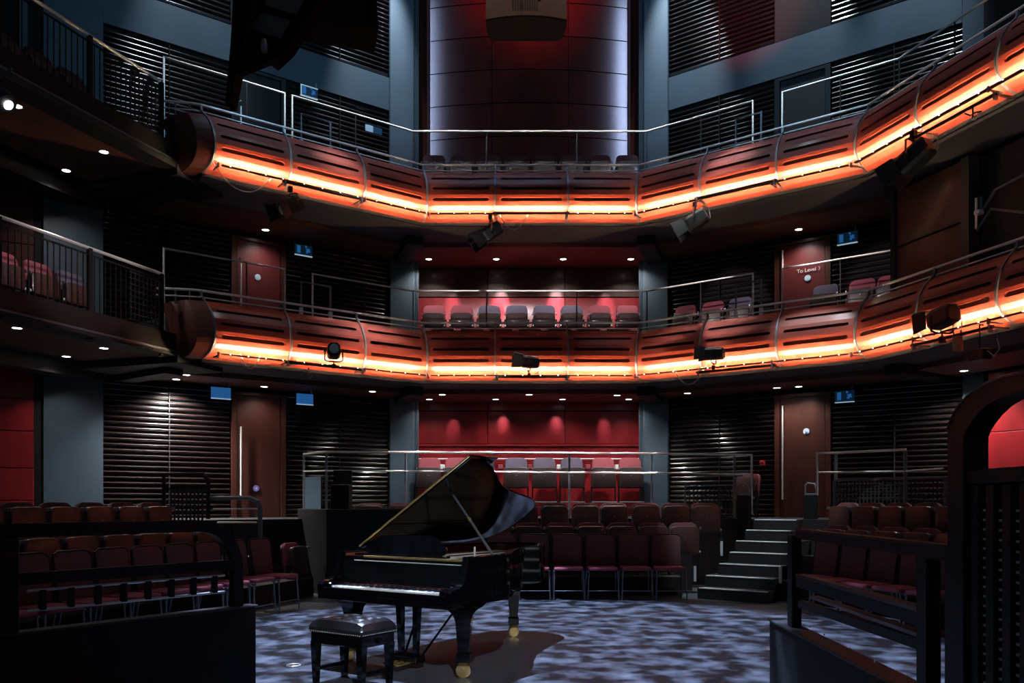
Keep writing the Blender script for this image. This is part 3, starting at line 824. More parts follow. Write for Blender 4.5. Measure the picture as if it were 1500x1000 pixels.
# side blocks
for k, nm in ((-2, 'left'), (2, 'right')):
    sg = 1 if k == 2 else -1
    fr = [20, 76, 139, 193, 244, 289, 322] if k == -2 else [1190, 1227, 1267, 1311, 1357]
    for i, px in enumerate(fr):
        s = bay_s(k, 4.0, 193 if k == -2 else 1227) + (i - (3 if k == -2 else 1)) * .528
        place('loose', bay(k) @ T((s, 4.0, 0)), '%s stacking chair from the left, front row of the %s stalls block' % (ORD[i + 1], nm), 'stacking chairs of the %s stalls block' % nm, 'chair')
    if k == -2:
        for i, px in enumerate([369, 405]):
            s = bay_s(k, 4.0, px)
            place('loose', bay(k) @ T((s, 4.0, 0)), ['stacking chair standing just past the curved guard rail end', 'last stacking chair of the left block, nearest the wood door'][i], 'stacking chairs of the left stalls block', 'chair')
    for row, r, zf, pxs in (('second', 4.85, .30, [-10, 55, 115, 172, 223, 265, 297] if k == -2 else [1218, 1256, 1291, 1340, 1385]), ('third', 5.70, .63, [-20, 29, 93, 145, 189, 231] if k == -2 else [1228, 1267, 1302, 1344, 1388])):
        for i, px in enumerate(pxs):
            j0 = 3 if k == -2 else 1
            s = bay_s(k, r, pxs[j0]) + (i - j0) * .54
            place(('plum_fabric', 'stall'), bay(k) @ T((s, r, zf)), '%s folding seat from the left, %s row of the %s stalls block' % (ORD[i + 1], row, nm), '%s row of the %s stalls block' % (row, nm))
# a seat turned side-on at the foot of the black wall, one folded seat by the right door
place(('rose_fabric', 'stall'), T((-3.36, 13.2, 0)) @ RZ(math.radians(75)), 'single maroon folding seat side-on against the black platform wall', 'usher seats')
place(('rose_fabric', 'stall'), bay(1) @ T((-.55, 7.9, 1.2)) @ RZ(math.radians(-25)), 'single red folding seat below the red call point by the right-hand door', 'usher seats')
# ------------------------------------------------------------------ stairs
n1 = Vector((math.sin(A10), math.cos(A10), 0)); t1 = Vector((math.cos(A10), -math.sin(A10), 0))
SM = T((2.86, 12.95, 0)) @ RZ(-A10)
stt = empty('stairs', SM, 'black stage stairs with pale lit nosings up to the stalls', 'stairs')
offs = [0, 0, .10, .16, .16, .22, .26]
for i in range(7):
    z1 = 1.2 * (i + 1) / 7
    x0 = offs[i]; x1 = 1.12 if i < 5 else 1.0
    y0 = i * .285
    s_ = ob('step', G().box(x0, x1, y0, 2.05, z1 - .171, z1), 'tread', stt)
    ob('nosing', G().bbox(x0 + .02, x1 - .02, y0 - .004, y0 + .035, z1 - .012, z1 + .006, .003), 'nosing', s_)
for (px, Y, zz, nm) in ((1090, 14.7, .45, 'foot of the long stalls rail'), (1188, 14.4, .45, 'stair head by the right rail')):
    p = at_y(px, 760, Y)
    e = empty('newel_post', T((p.x, p.y, 0)) @ RZ(-A10), 'black newel box with looped handle at the %s' % nm, 'newel post', 'stair newels')
    ob('post_box', G().bbox(-.10, .10, -.09, .09, .6, 1.62, .01), 'black_metal', e)
    ob('loop_handle', G().tube([(-.09, 0, 1.55), (-.10, 0, 1.78), (-.06, 0, 1.82), (.06, 0, 1.80), (.09, 0, 1.70), (.09, 0, 1.58)], .014, 6), 'steel_grey', e, True)
    ob('cap', G().bbox(-.085, .085, -.02, .02, 1.62, 1.645, .004), 'steel_grey', e)
for i, (px, py, Y, nm) in enumerate(((1018, 840, 13.0, 'end of the front row'), (1057, 803, 13.8, 'end of the second row'), (1143, 842, 12.3, 'right edge of the stairs'))):
    p = at_y(px, py, Y)
    o = ob('step_marker', G().bbox(-.02, .02, -.01, .01, -.12, .12, .003, T(p)), 'nosing'); tag(o, 'small pale upright marker at the %s' % nm, 'marker', 'aisle markers')
# ------------------------------------------------------------------ long stalls rail and the side rails
RY_ = 15.45
def P(px, py, Y=RY_): v = at_y(px, py, Y); return (v.x, v.y, v.z)
e = empty('stalls_rail', None, 'long two-bar steel rail across the back of the stalls', 'railing')
ob('hand_rail', G().tube([P(445, 665, 16.4), P(478, 661.5), P(955, 664), P(1076, 666), P(1101, 666, 15.2), P(1101, 752, 15.2)], .022, 8), 'steel', e, True)
ob('mid_rail', G().tube([P(445, 690, 16.4), P(478, 689), P(955, 692.5), P(1076, 694.5), P(1101, 694, 15.2)], .016, 8), 'steel', e, True)
for px, Y in ((445, 16.4), (478, RY_), (594, RY_), (722, RY_), (834, RY_), (955, RY_), (1076, RY_)):
    p = at_y(px, 663, Y)
    ob('rail_post', G().box(p.x - .02, p.x + .02, Y - .01, Y + .03, 1.2, p.z), 'steel_grey', e)
pa = at_y(447, 0, 16.3); pb = at_y(470, 0, 15.6)
ob('infill_panel', G().add([(pa.x, 16.3, 1.2), (pb.x, 15.6, 1.2), (pb.x, 15.6, 1.98), (pa.x, 16.3, 1.98), (pa.x + .03, 16.32, 1.2), (pb.x + .03, 15.62, 1.2), (pb.x + .03, 15.62, 1.98), (pa.x + .03, 16.32, 1.98)],
   [(0, 1, 2, 3), (7, 6, 5, 4), (0, 3, 7, 4), (1, 5, 6, 2), (3, 2, 6, 7), (0, 4, 5, 1)]), 'teal_paint', e)
def mesh_screen(name, p0, p1, z0, z1, label, pitch=.075, vpitch=.105):
    a = Vector(p0); b = Vector(p1); L = (b - a).length
    e = empty(name, T((a.x, a.y, 0)) @ RZ(math.atan2(b.y - a.y, b.x - a.x)), label, 'mesh screen', 'square mesh guards')
    g_ = G(); x = 0
    while x <= L: g_.box(x - .011, x + .011, -.006, .006, z0, z1); x += pitch
    ob('upright_bars', g_, 'mesh_grey', e)
    g_ = G(); z = z0
    while z <= z1 + .001: g_.box(0, L, -.008, .008, z - .013, z + .013); z += vpitch
    ob('cross_bars', g_, 'mesh_grey', e)
    ob('screen_frame', G().box(-.02, L + .02, -.015, .015, z1, z1 + .025).box(-.02, .01, -.015, .015, z0, z1).box(L - .01, L + .02, -.015, .015, z0, z1), 'steel_grey', e)
    return e
e = empty('stalls_rail', None, 'two-bar steel rail at the right of the stairs', 'railing')
ob('hand_rail', G().tube([P(1197, 735, 14.9), P(1197, 663.5, 14.9), P(1225, 663, 14.8), P(1327, 658, 13.6)], .022, 8), 'steel', e, True)
ob('mid_rail', G().tube([P(1200, 691.5, 14.9), P(1327, 690, 13.6), P(1382, 686, 13.0)], .016, 8), 'steel', e, True)
for px, Y in ((1225, 14.8), (1327, 13.6)):
    p = at_y(px, 661, Y)
    ob('rail_post', G().box(p.x - .025, p.x + .025, Y, Y + .04, 1.2, p.z), 'steel_grey', e)
mesh_screen('mesh_screen', (at_y(1222, 0, 14.86).x, 14.86), (at_y(1384, 0, 13.06).x, 13.06), 1.25, 1.86, 'grey square-mesh screen under the right stalls rail')
mesh_screen('mesh_screen', (at_y(1004, 0, 15.55).x, 15.55), (at_y(1074, 0, 15.55).x, 15.55), 1.25, 1.80, 'grey square-mesh screen at the end of the long stalls rail')
# left: barred gate and rounded rail near the left door
e = empty('aisle_gate', None, 'black barred gate behind the left stalls block', 'gate')
def Q(px, py, Y=12.4): v = at_y(px, py, Y); return (v.x, v.y, v.z)
ob('gate_frame', G().tube([Q(240, 760), Q(240, 694), Q(297, 694), Q(305, 702), Q(305, 760)], .032, 8), 'black_metal', e, True)
for q in range(9):
    px = 250 + q * 5.8
    ob('bar', G().box(*[v for v in (Q(px, 0)[0] - .011, Q(px, 0)[0] + .011, 12.39, 12.41, Q(0, 762)[2], Q(0, 716)[2])]), 'mesh_grey', e)
ob('cross_bar', G().box(Q(242, 0)[0], Q(304, 0)[0], 12.38, 12.42, Q(0, 717)[2], Q(0, 714)[2]), 'black_metal', e)
e = empty('aisle_rail', None, 'dark rail with rounded corner beside the left-hand stalls door', 'railing')
ob('rail_frame', G().tube([Q(308, 729), Q(365, 729), Q(378, 734), Q(381, 745), Q(381, 800)], .035, 8), 'steel_grey', e, True)
ob('mid_rail', G().tube([Q(312, 745), Q(378, 745)], .012, 6), 'steel', e, True)
ob('low_rail', G().tube([Q(318, 765), Q(376, 765)], .014, 6), 'steel', e, True)
ob('panel', G().box(Q(342, 0)[0], Q(379, 0)[0], 12.41, 12.44, Q(0, 790)[2], Q(0, 768)[2]), 'dark_panel', e)
# black platform walls
def wall_slab(name, a, b, z0, z1, th, mt, label, kind=ST, cat=None):
    a = Vector(a); b = Vector(b); L = (b - a).length
    o = ob(name, G().bbox(0, L, 0, th, z0, z1, .008), mt, None, M=T((a.x, a.y, 0)) @ RZ(math.atan2(b.y - a.y, b.x - a.x)))
    return tag(o, label, cat, kind=kind)
wall_slab('wall_platform', (at_y(478, 0, 13.15).x, 13.15), (at_y(605, 0, 13.25).x, 13.25), 0, 1.38, .12, 'black_paint', 'black platform wall behind the piano keyboard end')
wall_slab('wall_platform_return', (at_y(436, 0, 14.9).x, 14.9), (at_y(478, 0, 13.15).x, 13.15), 0, 1.38, .1, 'black_paint', 'black return wall beside the left-hand stalls door')
o = ob('lectern_box', G().bbox(-.16, .16, -.15, .15, 0, .60, .01).box(-.16, .16, .10, .15, .6, .85), 'black_metal', None, M=T((at_y(500, 0, 14.6).x, 14.6, 1.2))); tag(o, 'black cabinet standing behind the platform wall left of the piano', 'cabinet')
# fire call point
p = bay(1) @ Vector((bay_s(1, RW - .08, 1117), RW - .08, 0)); zc = bay_z(1, RW - .08, bay_s(1, RW - .08, 1117), 678)
e = empty('call_point', T((p.x, p.y, zc)) @ RZ(-A10), 'small red fire call point on the louvres by the right-hand door', 'call point')
ob('box', G().bbox(-.05, .05, -.03, .02, -.05, .05, .008), 'red_plastic', e); ob('window', G().box(-.025, .025, -.034, -.028, -.025, .025), 'slot_dark', e)
# ------------------------------------------------------------------ exit signs
for (px, py, k, r, w_, glow, lab) in ((453, 134, -1, 8.35, .36, 1, 'blue exit sign below the teal band by the upper left door'), (445, 366, -1, 8.35, .36, 0, 'blue exit sign under the upper balcony, left of the back wall'),
                                (447, 584, -1, 8.2, .34, 2, 'glowing blue exit sign beside the stalls door at left'), (324, 575, -1, 8.2, .36, 2, 'glowing blue exit sign over the lit louvres at left'),
                                (1241, 348, 1, 8.3, .36, 0, 'blue exit sign under the upper balcony at right'), (1237, 580, 1, 8.2, .34, 0, 'blue exit sign above the right-hand stalls mesh screen')):
    s = bay_s(k, r, px); zc = bay_z(k, r, s, py)
    e = empty('exit_sign', bay(k) @ T((s, r, zc)), lab, 'exit sign', 'exit signs')
    h_ = .20
    ob('sign_body', G().bbox(-w_ / 2, w_ / 2, 0, .03, -h_ / 2, h_ / 2, .005), 'blue_glow' if glow == 2 else 'blue_dim', e)
    ob('light_bar', G().box(-w_ / 2, w_ / 2, -.012, .03, -h_ / 2 - .018, -h_ / 2 - .004), 'sign_white', e)
    ob('hanger', G().box(w_ / 2 - .05, w_ / 2 - .02, .0, .02, h_ / 2, h_ / 2 + .10), 'steel_grey', e)
    if glow != 2:
        ob('pictogram_door', G().box(-w_ / 2 + .04, -w_ / 2 + .11, -.008, 0, -.07, .075), 'blue_glow', e)
        ob('pictogram_arrow', G().add([(-.03, -.008, -.06), (.0, -.008, -.06), (.0, -.008, .05), (-.03, -.008, .05)], [(0, 1, 2, 3)]).box(-.03, 0, -.006, 0, -.06, .05), 'blue_dim', e)
        m2 = T((.09, 0, 0)) @ RY(math.radians(35))
        ob('pictogram_figure', G().box(-.022, .022, -.008, 0, -.06, .04, m2).lathe([(.02, 0), (.02, .008)], 10, T((.045, 0, .072)) @ RX(PI / 2)).box(-.05, .05, -.008, 0, -.012, .012, m2), 'blue_glow', e)
        if glow == 1:
            ob('sign_frame', G().box(-w_ / 2, -w_ / 2 + .02, -.012, 0, -h_ / 2, h_ / 2).box(-w_ / 2, w_ / 2, -.012, 0, h_ / 2 - .015, h_ / 2), 'sign_white', e)
s = bay_s(-1, 8.45, 541); zc = bay_z(-1, 8.45, s, 188)
e = empty('wall_sign', bay(-1) @ T((s, 8.45, zc)), 'small pale notice on the upper louvres beside the left column', 'notice')
ob('notice_face', G().bbox(-.09, .09, 0, .02, -.07, .07, .004), 'disc_blue', e); ob('notice_side', G().bbox(.10, .30, .0, .02, -.07, .07, .004), 'blue_dim', e)
# ------------------------------------------------------------------ recessed downlights
DL = G().lathe([(.0, 0), (.062, 0), (.062, .012), (.0, .012)], 16).mesh('lamp_disc', 'lamp_glow')
DR = G().lathe([(.064, .0), (.085, .0), (.085, .014), (.064, .014)], 16).mesh('trim_ring', 'steel_grey')
def downlight(px, py, Z, watts, label, group, cone=132, col=(1, .94, .88), P_=None):
    p = P_ or at_z(px, py, Z)
    if not P_ and 600 < px < 950 and p.y > DY + 8.36: p = Vector(((px - CX) / F * (DY + 8.36), DY + 8.36, Z))
    if not P_ and (px < 600 or px > 950):              # keep it in front of the louvred wall
        k = -1 if px < 600 else 1; rm = 8.2 if py != 548 else 7.75
        if (p.x - DX) * math.sin(A10 * k) + (p.y - DY) * math.cos(A10 * k) > rm:
            q = bay(k) @ Vector((bay_s(k, rm, px), rm, 0)); p = Vector((q.x, q.y, Z))
    e = empty('downlight', T((p.x, p.y, Z - .014)), label, 'downlight', group)
    ob('lamp_disc', DL, None, e); ob('trim_ring', DR, None, e)
    if watts: spot('downlight_beam', (p.x, p.y, Z - .03), (p.x, p.y, 0), watts * 4, col, cone, .8, .05)
zs = CEIL['upper'] - .11
for i, (px, py) in enumerate(((628, 383), (727, 384), (825, 384), (924, 384))):
    downlight(px, py, zs, 18, '%s downlight from the left in the red soffit of the upper balcony' % ORD[i + 1], 'downlights of the back bay, upper soffit')
downlight(389, 345, zs, 8, 'downlight under the upper balcony in front of the left door', 'downlights of the side bays, upper soffit')
downlight(1170, 350, zs, 14, 'downlight under the upper balcony in front of the right door', 'downlights of the side bays, upper soffit')
zs = CEIL['lower'] - .11
for i, (px, py) in enumerate(((629, 588.5), (726, 588.5), (824, 588.5), (921, 589))):
    downlight(px, py, zs, 9, '%s downlight from the left in the rear row over the stalls high seats' % ORD[i + 1], 'rear downlights of the lower soffit')
for i, (px, py) in enumerate(((648, 577), (775, 577), (904, 578))):
    downlight(px, py, zs, 30, '%s downlight from the left in the sparser row over the stalls rail' % ORD[i + 1], 'front downlights of the lower soffit')
for (px, py, wt, lb) in ((545.6, 572.5, 10, 'downlight beside the left column under the lower balcony'), (273, 548, 0, 'front one of two downlights over the left louvres'), (258, 561.5, 220, 'rear one of two downlights over the left louvres'), (387, 571, 7, 'downlight in front of the left stalls door'),
                         (1007, 575, 10, 'downlight beside the right column under the lower balcony'), (1138, 567, 10, 'downlight over the head of the stairs'), (1170, 577, 10, 'downlight in front of the right stalls door'), (1412, 542, 70, 'downlight above the dark arch at far right')):
    downlight(px, py, zs, wt, lb, 'side downlights of the lower soffit')
for lev in ('lower', 'upper'):
    for i, (x, y) in enumerate(((-6.26, 12.88), (-7.22, 13.6), (-6.72, 11.4))):
        downlight(0, 0, CEIL[lev] + .03, 11 if i == 1 else 8, 'downlight in the soffit under the %s left gallery, %s' % (lev, ('by its inner end', 'nearest the pier', 'nearest the frame edge')[i]), 'left gallery downlights', P_=Vector((x, y, 0)))
# ------------------------------------------------------------------ grand piano
PTH = math.radians(-34)
PM = T((-1.12, 7.22, 0)) @ RZ(PTH)
pn = empty('grand_piano', PM, 'black concert grand piano with raised lid on the stage', 'piano')
CURV = [(-.77, 2.12), (-.765, 2.30), (-.74, 2.46), (-.68, 2.60), (-.58, 2.69), (-.42, 2.735), (-.22, 2.73), (-.06, 2.68), (.05, 2.58), (.12, 2.42), (.17, 2.22), (.22, 2.0), (.28, 1.78), (.36, 1.56), (.46, 1.36), (.57, 1.18), (.66, 1.02), (.73, .86), (.76, .70), (.77, .52)]
OUT = [(-.77, .22)] + CURV + [(.77, .22)]
def inset(poly, d):
    out = []; n = len(poly)
    for i in range(n):
        a = Vector(poly[i - 1]); p = Vector(poly[i]); b = Vector(poly[(i + 1) % n])
        e1 = (p - a).normalized(); e2 = (b - p).normalized()
        n1_ = Vector((e1.y, -e1.x)); n2_ = Vector((e2.y, -e2.x)); m_ = (n1_ + n2_)
        m_ = m_.normalized() / max(.5, m_.normalized().dot(n1_))
        out.append((p.x + m_.x * d, p.y + m_.y * d))
    return out
INN = inset(OUT, .055)
ZT = 1.02
rings = []
for poly, z in ((inset(OUT, .004), .615), (OUT, .622), (OUT, ZT - .006), (inset(OUT, .006), ZT), (inset(OUT, .05), ZT), (INN, ZT - .006), (INN, .70)):
    rings.append([(x, y, z) for x, y in poly])
g_ = G(); n = len(OUT)
rings[0] = [(x, y, .615) for x, y in OUT]
vs = [p for r in rings for p in r]; fs = []
for i in range(len(rings) - 1):
    for j in range(n - 1): fs.append((i * n + j, i * n + j + 1, (i + 1) * n + j + 1, (i + 1) * n + j))
g_.add(vs, fs)
rim = ob('rim', g_, 'piano_black', pn, True)
IN2 = inset(OUT, .058)
iv = [(x, y, ZT - .015) for x, y in IN2] + [(x, y, .72) for x, y in IN2]
ob('inner_rim', G().add(iv, [(j, j + 1, n + j + 1, n + j) for j in range(n - 1)]), 'inner_rim', rim, True)
ob('soundboard', G().prism(IN2, .80, .82), 'spruce', pn)
PL = inset(OUT, .085)
pl_ = ob('iron_plate', G().prism([(x, max(y, .42)) for x, y in PL], .885, .905), 'gold_plate', pn)
for (a, b) in (((-.6, .5), (-.55, 2.5)), ((-.25, .5), (-.3, 2.5)), ((.15, .5), (-.05, 2.1)), ((.48, .5), (.30, 1.35))):
    ob('plate_strut', G().tube([(a[0], a[1], .925), (b[0], b[1], .925)], .018, 6), 'gold_plate', pl_, True)
sg_ = G()
for q in range(60):
    x = -.70 + q * .0235
    ye = 2.55 if x < -.1 else max(.75, 2.3 - (x + .1) * 2.0)
    sg_.box(x - .0012, x + .0012, .48, ye, .93, .933)
ss = ob('strings', sg_, 'steel', pn); ss['kind'] = 'stuff'
ob('pin_block', G().bbox(-.71, .71, .34, .50, .80, .935, .006), 'gold_plate', pn)
pg = G()
for q in range(80):
    x = -.68 + q * .0172
    for yy in (.375, .42): pg.lathe([(.0035, 0), (.0035, .045)], 5, T((x, yy, .93)))
pp = ob('tuning_pins', pg, 'steel', pn); pp['kind'] = 'stuff'
# case arms, key bed, fall board
for sx in (-1, 1):
    arm = [(-.02, .66), (-.02, .735), (.0, .755), (.09, .77), (.15, .80), (.19, .88), (.21, .97), (.225, 1.02), (.24, 1.02), (.24, .66)]
    x0, x1 = (-.77, -.705) if sx < 0 else (.705, .77)
    ob('case_arm', G().loft([[(x0, y, z) for y, z in arm], [(x1, y, z) for y, z in arm]]), 'piano_black', pn, True)
    c_ = ob('cheek_block', G().bbox(min(sx * .625, sx * .703), max(sx * .625, sx * .703), .0, .20, .69, .752, .01), 'piano_black', pn)
    ob('scroll', G().lathe([(.0, 0), (.028, 0), (.028, .05), (.0, .05)], 14, T((sx * .665 - .025, .17, .775)) @ RY(PI / 2)), 'piano_black', c_, True)
ob('key_bed', G().bbox(-.77, .77, -.02, .42, .60, .662, .008), 'piano_black', pn)
ob('key_slip', G().bbox(-.705, .705, -.018, .012, .662, .712, .006), 'piano_black', pn)
fb = ob('fall_board', G().bbox(-.70, .70, -.012, .012, .0, .205, .006, T((0, .205, .745)) @ RX(math.radians(-14))), 'piano_black', pn)
ob('felt_strip', G().box(-.62, .62, .176, .19, .726, .738), 'red_felt', fb)
ob('name_stretcher', G().bbox(-.70, .70, .255, .34, .93, .985, .006), 'piano_black', pn)
ob('brass_strip', G().bbox(-.46, .69, .250, .262, .972, .992, .003), 'brass', pn)
hg = G()  # row of small steel dots below the brass strip
for q in range(74):
    x = -.56 + q * .0169
    hg.lathe([(.0, -.005), (.006, -.003), (.006, .003), (.0, .005)], 6, T((x, .246, .945)))
hh = ob('dot_row', hg, 'steel', pn); hh['kind'] = 'stuff'
# 52 white keys and 36 black keys
KW = 1.225 / 52
wk = G().bbox(-.0112, .0112, .005, .19, .70, .727, .002).mesh('white_key', 'ivory')
bk = G().loft([[(-.0055, .072, .726), (.0055, .072, .726), (.0055, .19, .726), (-.0055, .19, .726)], [(-.0055, .072, .732), (.0055, .072, .732), (.0055, .19, .732), (-.0055, .19, .732)], [(-.004, .082, .740), (.004, .082, .740), (.004, .19, .740), (-.004, .19, .740)]]).mesh('black_key', 'ebony')
kb = ob('keyboard', G().box(-.625, .625, .01, .20, .665, .699), 'ebony', pn)
for q in range(52):
    x = -.6125 + (q + .5) * KW
    ob('white_key', wk, None, kb, M=T((x, 0, 0)))
    if (q % 7) in (0, 2, 3, 5, 6) and q < 51: ob('black_key', bk, None, kb, M=T((x + KW / 2, 0, 0)))
# music desk
md = G()
dk = [(-.60, 0), (.22, 0), (.27, .015), (.30, .05), (.27, .09), (.20, .13), (.14, .175), (.08, .19), (-.46, .19), (-.52, .175), (-.58, .13), (-.65, .09), (-.68, .05), (-.65, .015)]
md.loft([[(x, -.009, z) for x, z in dk], [(x, .009, z) for x, z in dk]], True, True, T((.12, .36, 1.0)) @ RX(math.radians(-24)))
d_ = ob('music_desk', md, 'piano_black', pn)
ob('desk_ledge', G().bbox(-.62, .46, .30, .37, .988, 1.006, .004), 'piano_black', d_)
# lid: main leaf raised, front leaf folded back on it
LA = math.radians(-32)
LM = T((-.785, 0, ZT + .012)) @ RY(LA)
LP = [(0, .55), (0, 2.14)] + [(x + .785, y + .01) for x, y in CURV[1:-1]] + [(1.565, .70), (1.565, .55)]
def lidring(z, d): return [(x, y, z) for x, y in (inset(LP, d) if d else LP)]
lid = ob('lid', G().loft([lidring(0, .004), lidring(.004, 0), lidring(.020, 0), lidring(.024, .004)], True, True, LM), 'piano_black', pn)
ob('front_leaf', G().bbox(.0, 1.565, .565, 1.0, .026, .046, .005, LM), 'piano_black', lid)
ob('lid_hinge', G().tube([(.0, .549, .024), (1.56, .549, .024)], .0095, 8, LM), 'brass', lid, True)
for yy in (.75, 1.7): ob('hinge_plate', G().tube([(-.79, yy - .06, ZT + .01), (-.79, yy + .06, ZT + .01)], .012, 8), 'brass', lid, True)
pt = LM @ Vector((1.02, .86, 0))
pr = ob('lid_prop', G().tube([(.735, .62, ZT - .01), tuple(Vector((.735, .62, ZT)).lerp(pt, .55)), tuple(pt)], [.014, .012, .010], 8), 'steel_grey', pn, True)
ob('prop_collar', G().tube([tuple(Vector((.735, .62, ZT)).lerp(pt, .52)), tuple(Vector((.735, .62, ZT)).lerp(pt, .56))], .016, 8), 'brass', pr, True)
ob('lid_side_rest', G().bbox(.61, .622, .50, .52, 1.0, 1.09, .003), 'steel', pn)
# legs with brass casters
def leg(x, y, rot, label=None):
    Lg = T((x, y, 0)) @ RZ(rot)
    def sq(h, z): return [(-h, -h, z), (h, -h, z), (h, h, z), (-h, h, z)]
    o = ob('leg', G().loft([sq(.045, .125), sq(.058, .13), sq(.058, .20), sq(.048, .205), sq(.046, .22), sq(.064, .46), sq(.072, .50), sq(.090, .54), sq(.118, .575), sq(.150, .598), sq(.18, .616)], True, True, Lg), 'piano_black', pn)
    c = ob('caster', G().lathe([(.0, -.024), (.016, -.024), (.020, -.018), (.026, -.006), (.034, -.006), (.042, -.014), (.052, -.016), (.062, -.010), (.062, .010), (.054, .012), (.022, .012), (.020, .017), (.0, .017)], 20, Lg @ T((0, -.045, .062)) @ RX(PI / 2)), 'brass', o, True)
    ob('caster_fork', G().bbox(-.04, .04, -.016, -.012, .035, .10, .002, Lg).bbox(-.045, .045, -.06, .03, .098, .128, .006, Lg), 'gold_plate', o)
    return o
leg(-.64, .30, 0); leg(.66, .30, .5); leg(-.22, 2.36, .6)
# lyre
ly = ob('pedal_lyre', G().bbox(-.17, .17, .26, .44, .56, .60, .006), 'piano_black', pn)
for sx in (-1, 1): ob('lyre_post', G().loft([[(sx * .085 - .022, .33, .11), (sx * .085 + .022, .33, .11), (sx * .085 + .022, .37, .11), (sx * .085 - .022, .37, .11)], [(sx * .10 - .03, .32, .57), (sx * .10 + .03, .32, .57), (sx * .10 + .03, .38, .57), (sx * .10 - .03, .38, .57)]]), 'piano_black', ly)
ob('pedal_box', G().bbox(-.15, .15, .27, .41, .05, .12, .01), 'piano_black', ly)
for sx in (-1, 1): ob('lyre_brace', G().tube([(sx * .10, .41, .10), (sx * .24, .86, .60)], .011, 6), 'piano_black', ly, True)
for sx in (-1, 0, 1):
    pg = [(-.014, 0), (.014, 0), (.018, .11), (.026, .15), (.022, .18), (.0, .19), (-.022, .18), (-.026, .15), (-.018, .11)]
    ob('pedal', G().loft([[(sx * .072 + x, .29 - y, .055) for x, y in pg], [(sx * .072 + x, .29 - y, .068) for x, y in pg]]), 'brass', ly, True)
ob('tail_beam', G().bbox(-.66, .66, .36, .50, .585, .617, .006).box(-.25, .10, 1.0, 2.5, .59, .617), 'piano_black', pn)
# bench
BM = PM @ T((.05, -.40, 0))
bn = empty('piano_bench', BM, 'black tufted leather piano bench in front of the keyboard', 'bench')
bw, bd = .30, .205
g_ = G(); nx, ny = 24, 16; vs = []; fs = []
for j in range(ny + 1):
    for i in range(nx + 1):
        u, v = i / nx * 2 - 1, j / ny * 2 - 1
        h = .085 * (1 - u ** 6) ** .5 * (1 - v ** 6) ** .5 if abs(u) < 1 and abs(v) < 1 else 0
        for tx in (-.6, -.2, .2, .6):
            for ty in (-.5, 0, .5):
                dd = ((u - tx) * bw) ** 2 + ((v - ty) * bd) ** 2
                h -= .034 * math.exp(-dd / .0012) * (h > .01)
        vs.append((u * bw, v * bd, .462 + h))
for j in range(ny):
    for i in range(nx): fs.append((j * (nx + 1) + i, j * (nx + 1) + i + 1, (j + 1) * (nx + 1) + i + 1, (j + 1) * (nx + 1) + i))
g_.add(vs, fs)
cu = ob('cushion', g_, 'leather', bn, True)
ob('cushion_band', G().bbox(-bw, bw, -bd, bd, .42, .466, .008), 'leather', cu)
me = G().lathe([(.0, 0), (.006, 0), (.005, .003), (.0, .005)], 8).mesh('button', 'leather')
for tx in (-.6, -.2, .2, .6):
    for ty in (-.5, 0, .5): ob('button', me, None, cu, M=T((tx * bw, ty * bd, .512)))
tg = G()
for q in range(26): tg.lathe([(.0045, 0), (.003, .004)], 6, T((-bw + .02 + q * (2 * bw - .04) / 25, -bd, .432)) @ RX(PI / 2))
for q in range(18):
    for sx in (-1, 1): tg.lathe([(.0045, 0), (.003, .004)], 6, T((sx * bw, -bd + .02 + q * (2 * bd - .04) / 17, .432)) @ RY(sx * PI / 2))
tk = ob('tack_trim', tg, 'steel', cu); tk['kind'] = 'stuff'
ob('apron', G().bbox(-bw + .015, bw - .015, -bd + .015, bd - .015, .33, .42, .005), 'piano_black', bn)
for sx in (-1, 1):
    for sy in (-1, 1):
        x, y = sx * (bw - .045), sy * (bd - .045)
        ob('leg', G().loft([[(x - .020, y - .020, 0), (x + .020, y - .020, 0), (x + .020, y + .020, 0), (x - .020, y + .020, 0)], [(x - .032, y - .032, .34), (x + .032, y - .032, .34), (x + .032, y + .032, .34), (x - .032, y + .032, .34)]]), 'piano_black', bn)
    ob('stretcher', G().bbox(sx * (bw - .045) - .01, sx * (bw - .045) + .01, -bd + .06, bd - .06, .10, .13, .004), 'piano_black', bn)
    ob('height_knob', G().lathe([(.0, 0), (.022, 0), (.026, .012), (.022, .03), (.0, .032)], 12, T((sx * (bw - .014), 0, .37)) @ RY(sx * PI / 2)), 'piano_black', bn, True)
# floor trap ring
p = at_z(430, 975, 0)
o = ob('floor_ring', G().tube([(p.x + .06 * math.cos(a), p.y + .06 * math.sin(a), .006) for a in [2 * PI * q / 16 for q in range(16)]], .006, 6, closed=True), 'steel'); tag(o, 'small steel ring plate set in the floor left of the bench', 'floor ring')
# ------------------------------------------------------------------ foreground guard walls and rails
def frame(a, b): a = Vector(a); b = Vector(b); return T((a.x, a.y, 0)) @ RZ(math.atan2(b.y - a.y, b.x - a.x)), (b - a).length
LA0, LB0 = (-3.6, 4.22), (-1.98, 6.5)
FM, FLn = frame(LA0, LB0)
e = empty('wall_pit_left', FM, 'low black guard wall in the left foreground', kind=ST)
ob('wall_body', G().bbox(0, FLn, 0, .10, 0, .665, .006), 'black_paint', e); ob('wall_cap', G().bbox(-.0, FLn + .01, -.015, .115, .665, .682, .004), 'dark_panel', e)
def flx(px):                                            # distance along the left wall for an image column
    q = (px - CX) / F; a = Vector(LA0); d = (Vector(LB0) - a).normalized()
    return (q * a.y - a.x) / (d.x - q * d.y)
e = empty('guard_rail', FM, 'black guard rail with rounded corner above the left foreground wall', 'railing', 'foreground guard rails')
xp = flx(16); xe = flx(357)
